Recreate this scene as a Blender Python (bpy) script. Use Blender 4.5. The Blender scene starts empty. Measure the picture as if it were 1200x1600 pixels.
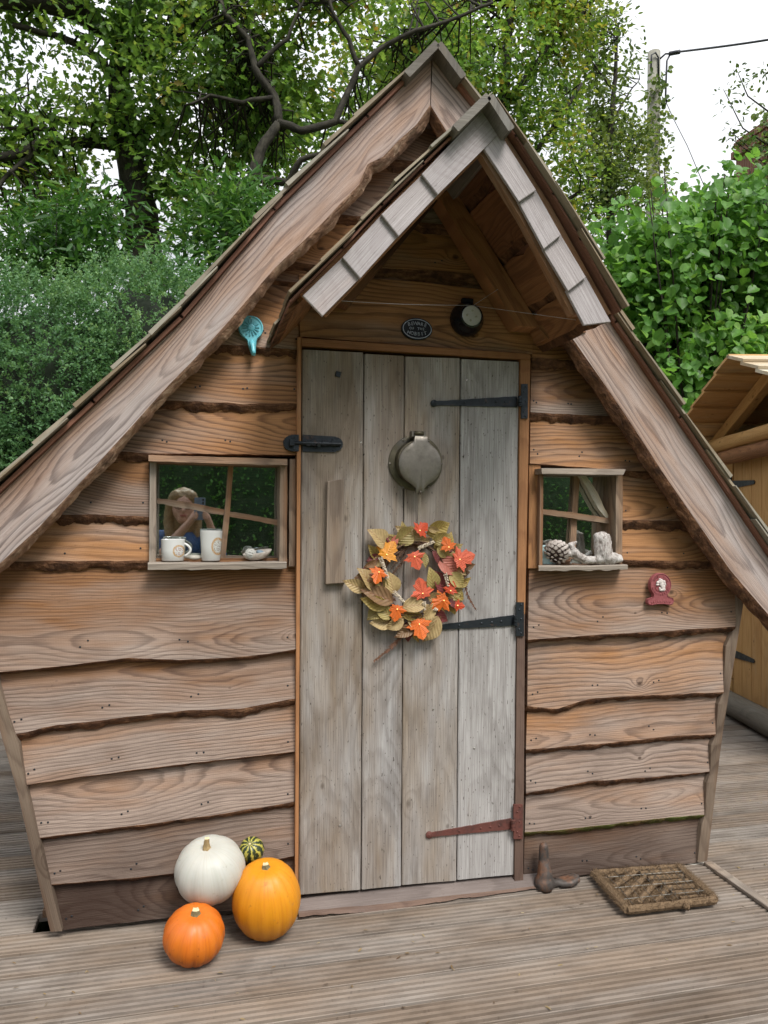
import bpy, math, random
import numpy as np
from mathutils import Vector, Matrix, noise as mn

random.seed(7); RNG = np.random.default_rng(7)
SC = bpy.context.scene
COL = SC.collection
PI = math.pi
R_ = math.radians

# ------------------------------------------------------------------ camera
CAM_D, CAM_H, FPX = 2.70, 1.345, 1200.0          # metres to the hut front, lens height, focal length in photo pixels
YAW, PITCH, ROLL = R_(14.0), R_(0.86), R_(0.5)
_f = Vector((math.sin(YAW)*math.cos(PITCH), math.cos(YAW)*math.cos(PITCH), math.sin(PITCH)))
_r0 = Vector((math.cos(YAW), -math.sin(YAW), 0)); _u0 = _r0.cross(_f)
CR = math.cos(ROLL)*_r0 + math.sin(ROLL)*_u0
CU = -math.sin(ROLL)*_r0 + math.cos(ROLL)*_u0
CO = Vector((0, -CAM_D, CAM_H))
cd = bpy.data.cameras.new('camera'); cam = bpy.data.objects.new('camera', cd); COL.objects.link(cam)
cd.sensor_fit = 'VERTICAL'; cd.sensor_height = 24.0; cd.lens = 24.0*FPX/1600.0
cd.clip_start = 0.005; cd.clip_end = 2000
m = Matrix((CR, CU, -_f)).transposed().to_4x4(); m.translation = CO
cam.matrix_world = m
SC.camera = cam

# ------------------------------------------------------------------ sky, sun, exposure (overcast day)
SUN_TO = Vector((0.30, -0.85, 1.25)).normalized()
SUN_EL = math.asin(SUN_TO.z); SUN_AZ = math.atan2(SUN_TO.x, SUN_TO.y)
wd = bpy.data.worlds.new('World'); SC.world = wd; wd.use_nodes = True
nt = wd.node_tree; nt.nodes.clear()
sky = nt.nodes.new('ShaderNodeTexSky'); sky.sky_type = 'NISHITA'; sky.sun_disc = False
sky.sun_elevation = SUN_EL; sky.sun_rotation = SUN_AZ; sky.dust_density = 3.0; sky.air_density = 1.0
skm = nt.nodes.new('ShaderNodeVectorMath'); skm.operation = 'SCALE'; skm.inputs['Scale'].default_value = 0.11
nt.links.new(sky.outputs[0], skm.inputs[0])
tc = nt.nodes.new('ShaderNodeTexCoord')
sx = nt.nodes.new('ShaderNodeSeparateXYZ'); nt.links.new(tc.outputs['Generated'], sx.inputs[0])
gr = nt.nodes.new('ShaderNodeMapRange'); gr.inputs['From Min'].default_value = 0.0; gr.inputs['From Max'].default_value = 1.0
gr.inputs['To Min'].default_value = 0.44; gr.inputs['To Max'].default_value = 2.05      # overcast sky: the zenith is the brightest
nt.links.new(sx.outputs['Z'], gr.inputs['Value'])
cn = nt.nodes.new('ShaderNodeTexNoise'); cn.inputs['Scale'].default_value = 1.7; cn.inputs['Detail'].default_value = 4
mp = nt.nodes.new('ShaderNodeMapping'); mp.inputs['Location'].default_value = (3.1, 1.4, 7.7); nt.links.new(tc.outputs['Generated'], mp.inputs[0]); nt.links.new(mp.outputs[0], cn.inputs['Vector'])
cr = nt.nodes.new('ShaderNodeValToRGB'); cr.color_ramp.elements[0].position = .34; cr.color_ramp.elements[1].position = .66
cr.color_ramp.elements[0].color = (0.36, 0.395, 0.45, 1); cr.color_ramp.elements[1].color = (1.0, 1.0, 1.0, 1)
nt.links.new(cn.outputs[0], cr.inputs[0])
cs = nt.nodes.new('ShaderNodeVectorMath'); cs.operation = 'SCALE'
nt.links.new(cr.outputs[0], cs.inputs[0]); nt.links.new(gr.outputs[0], cs.inputs['Scale'])
mx = nt.nodes.new('ShaderNodeMix'); mx.data_type = 'RGBA'; mx.inputs[0].default_value = 0.90
nt.links.new(skm.outputs[0], mx.inputs[6]); nt.links.new(cs.outputs[0], mx.inputs[7])
bg = nt.nodes.new('ShaderNodeBackground'); bg.inputs['Strength'].default_value = 0.56
out = nt.nodes.new('ShaderNodeOutputWorld')
nt.links.new(mx.outputs[2], bg.inputs[0]); nt.links.new(bg.outputs[0], out.inputs[0])
sl = bpy.data.lights.new('sun', 'SUN'); sl.energy = 1.5; sl.angle = R_(22); sl.color = (1.0, 0.97, 0.93)
sun = bpy.data.objects.new('sun', sl); COL.objects.link(sun)
sun.rotation_euler = SUN_TO.to_track_quat('Z', 'Y').to_euler(); sun.location = (3, -6, 9)
SC.view_settings.view_transform = 'Standard'; SC.view_settings.look = 'None'
SC.view_settings.exposure = 1.32; SC.view_settings.gamma = 1.0; SC.view_settings.use_curve_mapping = False
SC.cycles.max_bounces = 8; SC.cycles.diffuse_bounces = 4; SC.cycles.glossy_bounces = 3
SC.cycles.transmission_bounces = 4; SC.cycles.transparent_max_bounces = 8
SC.cycles.use_denoising = True; SC.cycles.use_adaptive_sampling = True; SC.cycles.adaptive_threshold = 0.02

# ------------------------------------------------------------------ measuring: a direction of view meets a real plane
def ray(px, py): return _f + CR*((px-600)/FPX) + CU*((800-py)/FPX)
def W(px, py, w=0.0):
    """point on the plane that lies w metres in front of the hut's front wall"""
    d = ray(px, py); t = (-w - CO.y)/d.y; return CO + d*t
def Zp(px, py, z=0.0):
    """point on the level plane at height z"""
    d = ray(px, py); t = (z - CO.z)/d.z; return CO + d*t
def ppm(p): return FPX/((Vector(p)-CO).dot(_f))

# ------------------------------------------------------------------ object helpers
def tag(o, label=None, cat=None, group=None, kind=None):
    if label: o['label'] = label
    if cat: o['category'] = cat
    if group: o['group'] = group
    if kind: o['kind'] = kind
    return o
def wmat(o):
    return o.matrix_basis.copy() if o.parent is None else wmat(o.parent) @ o.matrix_parent_inverse @ o.matrix_basis
def adopt(o, parent):
    if parent is not None: o.parent = parent; o.matrix_parent_inverse = wmat(parent).inverted()
    return o
def empty(name, loc, label, cat, group=None):
    o = bpy.data.objects.new(name, None); COL.objects.link(o); o.location = loc; o.empty_display_size = .1
    o.matrix_basis = Matrix.Translation(Vector(loc))
    return tag(o, label, cat, group)
def link(name, me, parent=None, mat=None, mw=None, color=None):
    o = bpy.data.objects.new(name, me); COL.objects.link(o)
    if mat is not None and not me.materials: me.materials.append(mat)
    if mw is not None: o.matrix_basis = mw
    if color: o.color = (color[0], color[1], color[2], 1)
    return adopt(o, parent)
def mesh(name, v, f, grain=None, smooth=False, mat=None):
    me = bpy.data.meshes.new(name); me.from_pydata([tuple(p) for p in v], [], f); me.update()
    if smooth: me.polygons.foreach_set('use_smooth', [True]*len(me.polygons))
    if grain is not None:
        a = me.attributes.new('grain', 'FLOAT_VECTOR', 'POINT')
        a.data.foreach_set('vector', np.array([tuple(g) for g in grain], dtype=np.float32).ravel())
    if mat is not None: me.materials.append(mat)
    return me
def mk(name, v, f, mat, parent=None, grain=None, smooth=False, color=None):
    return link(name, mesh(name, v, f, grain, smooth, mat), parent, color=color)

class MB:
    """collects shapes into one mesh"""
    def __init__(s): s.v = []; s.f = []; s.g = []; s.mi = []; s.cur = 0
    def add(s, v, f, g=None):
        n = len(s.v); s.v += [Vector(p) for p in v]; s.f += [tuple(i+n for i in q) for q in f]
        s.g += list(g) if g is not None else [(0, 0, 0)]*len(v); s.mi += [s.cur]*len(f)
        return s
    def box(s, c, h, rot=None, seed=0.0, ax=0, bev=0.0):
        """box at c with half sizes h; grain runs along its local axis ax; bev chamfers the long edges"""
        b = bev
        if b <= 0:
            L = [Vector((x*h[0], y*h[1], z*h[2])) for x in (-1, 1) for y in (-1, 1) for z in (-1, 1)]
            F = [(0, 1, 3, 2), (4, 6, 7, 5), (0, 4, 5, 1), (2, 3, 7, 6), (0, 2, 6, 4), (1, 5, 7, 3)]
        else:
            A = [i for i in range(3) if i != ax]; p, q = A
            ring = [(-1, -1, 1, 0), (-1, -1, 0, 1), (-1, 1, 0, -1), (-1, 1, 1, 0), (1, 1, -1, 0), (1, 1, 0, -1), (1, -1, 0, 1), (1, -1, -1, 0)]
            L = []
            for e in (-1, 1):
                for (sp, sq, dp, dq) in ring:
                    c3 = [0, 0, 0]; c3[ax] = e*h[ax]; c3[p] = sp*h[p]+dp*b; c3[q] = sq*h[q]+dq*b; L.append(Vector(c3))
            F = [tuple(range(7, -1, -1)), tuple(range(8, 16))] + [(i, (i+1) % 8, 8+(i+1) % 8, 8+i) for i in range(8)]
        A = [i for i in range(3) if i != ax]
        g = [(l[ax], l[A[0]]+l[A[1]], seed) for l in L]
        M = rot.to_3x3() if rot is not None else Matrix.Identity(3)
        return s.add([M @ l + Vector(c) for l in L], F, g)
    def prism(s, poly, d0, d1, frame=None, seed=0.0):
        """polygon of (x, z) pairs extruded from y=d0 to y=d1 (then put through frame)"""
        n = len(poly); fr = frame if frame is not None else Matrix.Identity(4)
        v = [fr @ Vector((x, d0, z)) for x, z in poly] + [fr @ Vector((x, d1, z)) for x, z in poly]
        f = [tuple(range(n)), tuple(range(2*n-1, n-1, -1))] + [(i, i+n, (i+1) % n+n, (i+1) % n) for i in range(n)]
        return s.add(v, f, [(x, z, seed) for x, z in poly]*2)
    def tube(s, pts, rad, n=8, cap=True, seed=0.0):
        pts = [Vector(p) for p in pts]; rad = rad if hasattr(rad, '__len__') else [rad]*len(pts)
        v = []; f = []; g = []; up = Vector((0, 0, 1)); L = 0
        for i, p in enumerate(pts):
            t = (pts[min(i+1, len(pts)-1)] - pts[max(i-1, 0)])
            if t.length < 1e-9: t = Vector((0, 0, 1))
            t.normalize()
            a = t.cross(up)
            if a.length < .05: a = t.cross(Vector((1, 0, 0)))
            a.normalize(); b = a.cross(t); up = b
            if i: L += (pts[i]-pts[i-1]).length
            for k in range(n):
                q = 2*PI*k/n; v.append(p + (a*math.cos(q) + b*math.sin(q))*rad[i]); g.append((L, rad[i]*q, seed))
        for i in range(len(pts)-1):
            for k in range(n): f.append((i*n+k, i*n+(k+1) % n, (i+1)*n+(k+1) % n, (i+1)*n+k))
        if cap: f.append(tuple(range(n-1, -1, -1))); f.append(tuple(range((len(pts)-1)*n, len(pts)*n)))
        return s.add(v, f, g)
    def lathe(s, prof, n=32, frame=None, closed=False):
        """profile of (r, h) turned about local z, then put through frame"""
        fr = frame if frame is not None else Matrix.Identity(4); v = []; f = []
        for r, h in prof:
            for k in range(n):
                q = 2*PI*k/n; v.append(fr @ Vector((r*math.cos(q), r*math.sin(q), h)))
        m_ = len(prof)
        for i in range(m_-1):
            for k in range(n): f.append((i*n+k, i*n+(k+1) % n, (i+1)*n+(k+1) % n, (i+1)*n+k))
        if not closed:
            f.append(tuple(range(n-1, -1, -1))); f.append(tuple(range((m_-1)*n, m_*n)))
        return s.add(v, f)
    def build(s, name, mats, parent=None, smooth=False, color=None, grain=True):
        me = mesh(name, s.v, s.f, s.g if grain else None, smooth)
        for m_ in (mats if isinstance(mats, (list, tuple)) else [mats]): me.materials.append(m_)
        if any(s.mi): me.polygons.foreach_set('material_index', s.mi)
        return link(name, me, parent, color=color)
def autosmooth(o, ang=40):
    me = o.data; me.polygons.foreach_set('use_smooth', [True]*len(me.polygons)); me.set_sharp_from_angle(angle=R_(ang)); return o
def wallframe(p):
    """local x right along the wall, local z straight out of the wall (for lathes), at point p"""
    M = Matrix(((1, 0, 0), (0, 0, -1), (0, 1, 0))).to_4x4(); M.translation = Vector(p); return M
def N1(x, seed=0.0): return mn.noise(Vector((x, seed*7.31, seed*3.17)))
def FB(x, seed=0.0, o=4): return sum(N1(x*2**k, seed+k*1.7)/2**k for k in range(o))
# ------------------------------------------------------------------ materials
class NG:
    def __init__(s, name):
        s.m = bpy.data.materials.new(name); s.m.use_nodes = True; s.t = s.m.node_tree; s.t.nodes.clear()
        s.out = s.t.nodes.new('ShaderNodeOutputMaterial')
    def n(s, ty, **k):
        o = s.t.nodes.new('ShaderNode'+ty)
        for a, b in k.items(): setattr(o, a, b)
        return o
    def set(s, sock, v):
        if isinstance(v, bpy.types.NodeSocket): s.t.links.new(v, sock)
        elif v is not None:
            if isinstance(v, (tuple, list)) and len(v) == 3 and sock.type == 'RGBA': v = (*v, 1)
            sock.default_value = v
    def ma(s, op, a, b=None, c=None, clamp=False):
        o = s.n('Math', operation=op, use_clamp=clamp); s.set(o.inputs[0], a)
        if b is not None: s.set(o.inputs[1], b)
        if c is not None: s.set(o.inputs[2], c)
        return o.outputs[0]
    def vec(s, x, y, z=0.0):
        o = s.n('CombineXYZ'); s.set(o.inputs[0], x); s.set(o.inputs[1], y); s.set(o.inputs[2], z); return o.outputs[0]
    def vadd(s, a, b):
        o = s.n('VectorMath', operation='ADD'); s.set(o.inputs[0], a); s.set(o.inputs[1], b); return o.outputs[0]
    def sep(s, v):
        o = s.n('SeparateXYZ'); s.set(o.inputs[0], v); return o.outputs
    def noise(s, v, sc=1.0, det=2.0, rough=.5, dist=0.0, col=False):
        o = s.n('TexNoise'); s.set(o.inputs['Vector'], v); o.inputs['Scale'].default_value = sc
        o.inputs['Detail'].default_value = det; o.inputs['Roughness'].default_value = rough; o.inputs['Distortion'].default_value = dist
        return o.outputs[1 if col else 0]
    def vor(s, v, sc=1.0, feature='F1', dims='3D', out='Distance', rnd=1.0):
        o = s.n('TexVoronoi', feature=feature, voronoi_dimensions=dims); s.set(o.inputs['Vector'], v)
        o.inputs['Scale'].default_value = sc; o.inputs['Randomness'].default_value = rnd; return o.outputs[out]
    def ramp(s, f, st, interp='LINEAR'):
        o = s.n('ValToRGB'); o.color_ramp.interpolation = interp; e = o.color_ramp.elements
        while len(e) < len(st): e.new(0.5)
        for i, (p, c) in enumerate(st):
            e[i].position = p; e[i].color = (c, c, c, 1) if not hasattr(c, '__len__') else (*c[:3], 1)
        s.set(o.inputs[0], f); return o.outputs[0]
    def mix(s, f, a, b, mode='MIX'):
        o = s.n('Mix', data_type='RGBA', blend_type=mode); s.set(o.inputs[0], f); s.set(o.inputs[6], a); s.set(o.inputs[7], b); return o.outputs[2]
    def rng(s, v, a, b, c, d, clamp=True):
        o = s.n('MapRange', clamp=clamp); s.set(o.inputs[0], v)
        for i, x in enumerate((a, b, c, d)): s.set(o.inputs[i+1], x)
        return o.outputs[0]
    def attr(s, name, out='Vector'): return s.n('Attribute', attribute_name=name).outputs[out]
    def obj(s, out='Random'): return s.n('ObjectInfo').outputs[out]
    def tex(s, out='Object'): return s.n('TexCoord').outputs[out]
    def bump(s, h, st=.3, d=.01):
        o = s.n('Bump'); o.inputs['Strength'].default_value = st; o.inputs['Distance'].default_value = d; s.set(o.inputs['Height'], h); return o.outputs[0]
    def pbr(s, col, rough=.7, metal=0.0, normal=None, spec=.5, sss=None, coat=None, emis=None):
        o = s.n('BsdfPrincipled'); s.set(o.inputs['Base Color'], col); s.set(o.inputs['Roughness'], rough); s.set(o.inputs['Metallic'], metal)
        s.set(o.inputs['Specular IOR Level'], spec)
        if normal is not None: s.set(o.inputs['Normal'], normal)
        if sss: o.inputs['Subsurface Weight'].default_value = sss; o.inputs['Subsurface Radius'].default_value = (.02, .01, .005); o.inputs['Subsurface Scale'].default_value = .5
        if coat: o.inputs['Coat Weight'].default_value = coat; o.inputs['Coat Roughness'].default_value = .25
        if emis: s.set(o.inputs['Emission Color'], emis[0]); o.inputs['Emission Strength'].default_value = emis[1]
        return o.outputs[0]
    def done(s, sh): s.t.links.new(sh, s.out.inputs[0]); return s.m

def wood(name, light, dark, grey, ring=75, contrast=.75, greyamt=.35, pith=.06, warp=.11, knots=1.0, knotscale=2.0, fiber=.3,
         rough=.72, bump=.35, moss=0.0, redcore=None, saw=0.0, speck=.25, blotch=0.0):
    """sawn timber: growth rings about a wandering pith, knots that bend them, fibres, weathering. Object colour: red < 1 adds
    silvering, green < 1 adds dark stains of dampness and painted shade under the porch, blue < 1 adds green algae"""
    s = NG(name)
    gx, gy, gz = s.sep(s.attr('grain'))
    seed = s.ma('MULTIPLY_ADD', s.obj(), 53.0, gz)
    off = s.vec(s.ma('MULTIPLY', seed, 3.13), s.ma('MULTIPLY', seed, 1.71), seed)
    P = lambda ax, ay: s.vadd(s.vec(s.ma('MULTIPLY', gx, ax), s.ma('MULTIPLY', gy, ay), 0.0), off)
    n1 = s.ma('SUBTRACT', s.noise(P(1.4, 4.0), 1, 2), .5)
    vo = s.n('TexVoronoi', feature='F1', voronoi_dimensions='2D'); s.set(vo.inputs['Vector'], P(knotscale*.85, knotscale*1.25)); vo.inputs['Scale'].default_value = 1.0
    kr = s.sep(vo.outputs['Color'])[0]; d = s.ma('DIVIDE', vo.outputs['Distance'], knotscale)
    ks = s.rng(kr, .35, 1.0, 0.0, 1.0)
    kn = s.ma('EXPONENT', s.ma('MULTIPLY', s.ma('MULTIPLY', d, d), -900.0))
    yy = s.ma('MULTIPLY_ADD', n1, warp, gy)
    dep = s.ma('MULTIPLY_ADD', s.ma('SUBTRACT', s.noise(P(1.25, .5), 1, 1), .5), .24, pith)
    r = s.ma('SQRT', s.ma('ADD', s.ma('MULTIPLY', yy, yy), s.ma('MULTIPLY', dep, dep)))
    r = s.ma('MULTIPLY_ADD', s.ma('MULTIPLY', kn, ks), -.05*knots, r)
    fine = s.noise(P(8, 45), 1, 2)
    rv = s.ma('FRACT', s.ma('MULTIPLY', seed, 7.77))
    rr = s.ma('MULTIPLY_ADD', fine, .8, s.ma('MULTIPLY', r, s.ma('MULTIPLY_ADD', rv, ring*.6, ring*.65)))
    late = s.ramp(s.ma('FRACT', rr), [(0, 0.15), (.12, 0), (.5, .18), (.84, 1), (.93, .85), (1, .15)])
    cvar = s.rng(s.noise(P(1.1, 5), 1, 2), .3, .7, .35, 1.0)
    late = s.ma('MULTIPLY', s.ma('MULTIPLY', late, cvar), contrast)
    fib = s.noise(P(6, 330), 1, 2, .6)
    tone = s.noise(P(1.0, 2.2), 1, 3, .6)
    base = s.mix(s.rng(s.ma('MULTIPLY_ADD', s.ma('SUBTRACT', rv, .5), .55, tone), .3, .72, 0, 1), light, tuple(light[i]*.5+dark[i]*.5 for i in range(3)))
    oc = s.n('SeparateColor'); s.set(oc.inputs[0], s.obj('Color'))
    wea = s.ma('SUBTRACT', 1.0, oc.outputs[0]); damp_shade = s.ma('SUBTRACT', 1.0, oc.outputs[1]); alg = s.ma('SUBTRACT', 1.0, oc.outputs[2])
    gm = s.noise(P(1.6, 7), 1, 3, .62)
    acr = s.ma('MULTIPLY', s.ma('SUBTRACT', s.attr('acr', 'Fac'), .45), s.rng(rv, 0, 1, .0, .38))
    gmask = s.rng(s.ma('ADD', s.ma('ADD', gm, acr), s.ma('MULTIPLY', wea, .55)), .62-greyamt*.45, .95-greyamt*.45, 0, 1)
    base = s.mix(s.ma('MULTIPLY', gmask, .85), base, grey)
    dk = s.mix(s.ma('MULTIPLY', gmask, .6), dark, tuple(g*.5 for g in grey))
    c = s.mix(late, base, dk)
    c = s.mix(s.ma('MULTIPLY', s.rng(fib, .35, .75, 0, 1), fiber), c, tuple(x*.42 for x in dark), 'MIX')
    # knots: dark core with a paler ring
    c = s.mix(s.ma('MULTIPLY', s.rng(d, s.ma('MULTIPLY_ADD', ks, .014, .004), .004, 0, .8), s.ma('MULTIPLY', s.rng(kr, .35, .5, 0, 1), min(1, knots))), c, tuple(x*.45 for x in dark))
    if redcore: c = s.mix(s.rng(s.noise(P(.7, 9), 1, 3), .58, .7, 0, .8), c, redcore)
    if saw:
        sw = s.n('TexWave', wave_type='BANDS', bands_direction='X'); s.set(sw.inputs['Vector'], P(1, .35)); sw.inputs['Scale'].default_value = 42
        sw.inputs['Distortion'].default_value = 1.2; sw.inputs['Detail'].default_value = 2
        c = s.mix(s.ma('MULTIPLY', sw.outputs['Fac'], saw), c, tuple(x*.5 for x in dark))
    if speck: c = s.mix(s.ma('MULTIPLY', s.rng(s.noise(P(60, 170), 1, 2), .66, .74, 0, 1), speck), c, tuple(x*.3 for x in dark))
    if blotch: c = s.mix(s.rng(s.noise(P(2.2, 5), 1, 5, .65), .5, .72, 0, blotch), c, tuple(x*.4 for x in dark))
    dn = s.rng(s.ma('ADD', tone, s.ma('MULTIPLY', damp_shade, .9)), .62, 1.15, 0, 1)
    c = s.mix(s.ma('MULTIPLY', dn, s.rng(damp_shade, 0, .15, 0, .92)), c, tuple(x*.42 for x in dark[:1]) + (dark[1]*.5, dark[2]*.62))
    an = s.rng(s.ma('ADD', s.noise(P(4, 14), 1, 5, .7), s.ma('MULTIPLY', alg, .6)), .72, 1.05, 0, 1)
    c = s.mix(s.ma('MULTIPLY', an, s.rng(alg, 0, .1, moss, .8)), c, (.075, .10, .025))
    h = s.ma('MULTIPLY', fib, -1.0)
    nb = s.bump(h, bump, .006)
    return s.done(s.pbr(c, s.rng(fib, .3, .7, rough-.08, rough+.12), normal=nb, spec=.35))

def bark(name, a, b, c, scale=1.0):
    s = NG(name); v = s.tex('Object')
    gx, gy, gz = s.sep(s.attr('grain')); P = s.vec(s.ma('MULTIPLY', gx, 16*scale), s.ma('MULTIPLY', gy, 55*scale), gz)
    n = s.noise(P, 1, 5, .7, .6); n2 = s.noise(v, 23*scale, 4, .6)
    col = s.ramp(n, [(.28, a), (.5, b), (.72, c)])
    col = s.mix(s.rng(n2, .45, .7, 0, .75), col, tuple(x*.45 for x in a))
    oc = s.n('SeparateColor'); s.set(oc.inputs[0], s.obj('Color'))
    alg = s.ma('SUBTRACT', 1.0, oc.outputs[2])
    col = s.mix(s.ma('MULTIPLY', s.rng(s.ma('ADD', s.noise(v, 14, 4), alg), .75, 1.2, 0, 1), s.rng(alg, 0, .1, 0, .9)), col, (.09, .13, .02))
    return s.done(s.pbr(col, .85, normal=s.bump(s.ma('ADD', n, n2), .8, .012), spec=.25))

def metal(name, col, rough=.45, rust=None, rustamt=0.0, metallic=.6, scale=40.0):
    s = NG(name); v = s.tex('Object'); n = s.noise(v, scale, 5, .65)
    c = s.mix(s.rng(n, .3, .7, 0, 1), col, tuple(x*.55 for x in col))
    mt = metallic
    if rust:
        k = s.rng(s.noise(v, scale*.45, 5, .7), .62-rustamt*.4, .75-rustamt*.35, 0, 1)
        c = s.mix(k, c, s.mix(n, rust, tuple(x*.4 for x in rust))); mt = s.ma('MULTIPLY', s.ma('SUBTRACT', 1, k), metallic)
    return s.done(s.pbr(c, s.rng(n, .3, .7, rough-.1, rough+.15), mt, s.bump(n, .25, .003)))

def plain(name, col, rough=.5, var=.25, scale=30.0, bump=.1, spec=.5, metal_=0.0, sss=None, coat=None, col2=None):
    s = NG(name); n = s.noise(s.tex('Object'), scale, 4, .6)
    c = s.mix(s.rng(n, .3, .7, 0, 1), col, col2 or tuple(x*(1-var) for x in col))
    return s.done(s.pbr(c, rough, metal_, s.bump(n, bump, .004), spec, sss, coat))

def leafmat(name, cols, trans=.35, rough=.45, spec=.4, vein=0.0):
    """cols: ramp over the per-leaf tint"""
    s = NG(name); t = s.attr('tint', 'Fac')
    c = s.ramp(t, [(i/(len(cols)-1), k) for i, k in enumerate(cols)])
    n = s.noise(s.tex('Object'), 35, 2)
    c = s.mix(s.rng(n, .35, .65, 0, .3), c, tuple(x*.5 for x in cols[0]))
    a = s.pbr(c, rough, spec=spec)
    b = s.n('BsdfTranslucent'); s.set(b.inputs[0], s.mix(.6, c, s.mix(1.0, c, (1.9, 1.7, .9), 'MULTIPLY')))
    o = s.n('MixShader'); o.inputs[0].default_value = trans; s.t.links.new(a, o.inputs[1]); s.t.links.new(b.outputs[0], o.inputs[2])
    return s.done(o.outputs[0])

M = {}
M['clad'] = wood('larch_cladding', (.46, .225, .092), (.075, .028, .012), (.40, .325, .275), ring=88, contrast=.95, greyamt=.27, saw=.04, blotch=.35, knotscale=2.7)
M['barge'] = wood('weathered_larch_barge', (.43, .27, .185), (.085, .04, .028), (.48, .425, .405), ring=86, contrast=1.0, greyamt=.70, pith=.07, warp=.13, knots=.9)
M['doorw'] = wood('silvered_door_oak', (.39, .32, .245), (.15, .105, .075), (.49, .48, .47), ring=60, contrast=.40, greyamt=.55, pith=.2, warp=.04, knots=.7, knotscale=2.6, fiber=.5, bump=.6, speck=.9, blotch=.42)
M['jamb'] = wood('planed_larch_trim', (.42, .20, .085), (.18, .075, .03), (.34, .27, .22), ring=80, contrast=.5, greyamt=.15, pith=.2, knots=.2)
M['jambold'] = wood('dark_weathered_trim', (.20, .13, .095), (.07, .04, .03), (.25, .21, .19), ring=80, contrast=.5, greyamt=.4, pith=.2, knots=.3)
M['frame'] = wood('old_window_timber', (.38, .20, .10), (.09, .04, .02), (.34, .27, .20), ring=80, contrast=.7, greyamt=.35, pith=.1, knots=.5, moss=.0)
M['sill'] = wood('grey_sill_timber', (.31, .22, .15), (.10, .065, .045), (.345, .30, .25), ring=90, contrast=.7, greyamt=.6, pith=.1, knots=.4)
M['shake'] = wood('silver_fascia_shake', (.40, .24, .17), (.17, .09, .07), (.45, .43, .435), ring=110, contrast=.2, greyamt=.95, pith=.3, warp=.02, knots=0, fiber=.4)
M['shingle'] = wood('mossy_cedar_shingle', (.33, .26, .17), (.12, .085, .05), (.36, .34, .28), ring=120, contrast=.4, greyamt=.5, pith=.3, knots=0, moss=.35)
M['ridge'] = wood('mossy_ridge_board', (.20, .17, .13), (.06, .05, .04), (.22, .21, .19), ring=90, contrast=.5, greyamt=.5, pith=.2, knots=.3, moss=.45)
M['sheath'] = wood('reddish_roof_batten', (.30, .14, .09), (.10, .045, .03), (.30, .24, .21), ring=90, contrast=.4, greyamt=.1, pith=.2, knots=.2)
M['soffit'] = wood('brown_soffit_board', (.42, .20, .085), (.10, .04, .02), (.28, .19, .13), ring=60, contrast=.7, greyamt=.05, knots=1)
M['deck'] = wood('grooved_deck_board', (.29, .225, .17), (.11, .08, .058), (.335, .30, .265), ring=60, contrast=.35, greyamt=.55, pith=.2, knots=.3, fiber=.3, moss=.22, speck=.3, bump=.3, rough=.6, blotch=.45)
M['pine'] = wood('fresh_pine_board', (.60, .36, .14), (.36, .17, .055), (.44, .33, .20), ring=50, contrast=.5, greyamt=.2, pith=.1, knots=1, knotscale=3.0)
M['pinepale'] = wood('pale_pine_board', (.60, .50, .34), (.36, .25, .14), (.56, .53, .44), ring=50, contrast=.3, greyamt=.5, pith=.1, knots=.5)
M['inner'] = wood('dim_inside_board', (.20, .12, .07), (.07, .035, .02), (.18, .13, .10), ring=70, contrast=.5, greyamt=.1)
M['bark'] = bark('dark_bark', (.05, .024, .014), (.13, .06, .03), (.30, .155, .08))
M['barkpale'] = bark('flaky_bark', (.10, .055, .036), (.25, .145, .09), (.50, .36, .25), .9)
M['treebark'] = bark('tree_bark', (.016, .014, .010), (.035, .031, .023), (.07, .065, .045), .5)
M['iron'] = metal('black_iron', (.035, .042, .05), .42, (.10, .05, .03), .05, .5)
M['rust'] = metal('rusty_iron', (.07, .04, .035), .7, (.17, .055, .04), .75, .3)
M['brass'] = metal('tarnished_bronze', (.25, .225, .19), .42, (.13, .115, .07), .15, .75, 26)
M['brassdk'] = metal('dark_bronze', (.15, .13, .085), .45, (.07, .06, .04), .3, .7, 30)
M['steel'] = metal('bright_screw', (.65, .63, .58), .3, None, 0, .9)
# ------------------------------------------------------------------ ground and deck
DECK_Z = 0.0
def grassmat():
    s = NG('lawn'); v = s.tex('Object'); n = s.noise(v, 3, 5, .6); n2 = s.noise(v, 60, 3)
    return s.done(s.pbr(s.mix(n, s.mix(n2, (.05, .085, .02), (.10, .15, .04)), (.09, .10, .035)), .9, normal=s.bump(n2, .6, .03)))
M['lawn'] = grassmat()
def ground():
    n = 40; v = []; f = []
    xs = [-400, -120, -40] + list(np.linspace(-16, 20, 34)) + [45, 130, 400]; ys = [-400, -120, -40] + list(np.linspace(-18, 24, 34)) + [50, 130, 400]
    for y in ys:
        for x in xs: v.append((x, y, -.30 + .05*FB(x*.3, y*.21, 3)*(1 if abs(x) < 30 and abs(y) < 30 else 0)))
    nx = len(xs)
    for j in range(len(ys)-1):
        for i in range(nx-1): f.append((j*nx+i, j*nx+i+1, (j+1)*nx+i+1, (j+1)*nx+i))
    return tag(mk('ground', v, f, M['lawn'], smooth=True), kind='structure')
ground()

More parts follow.
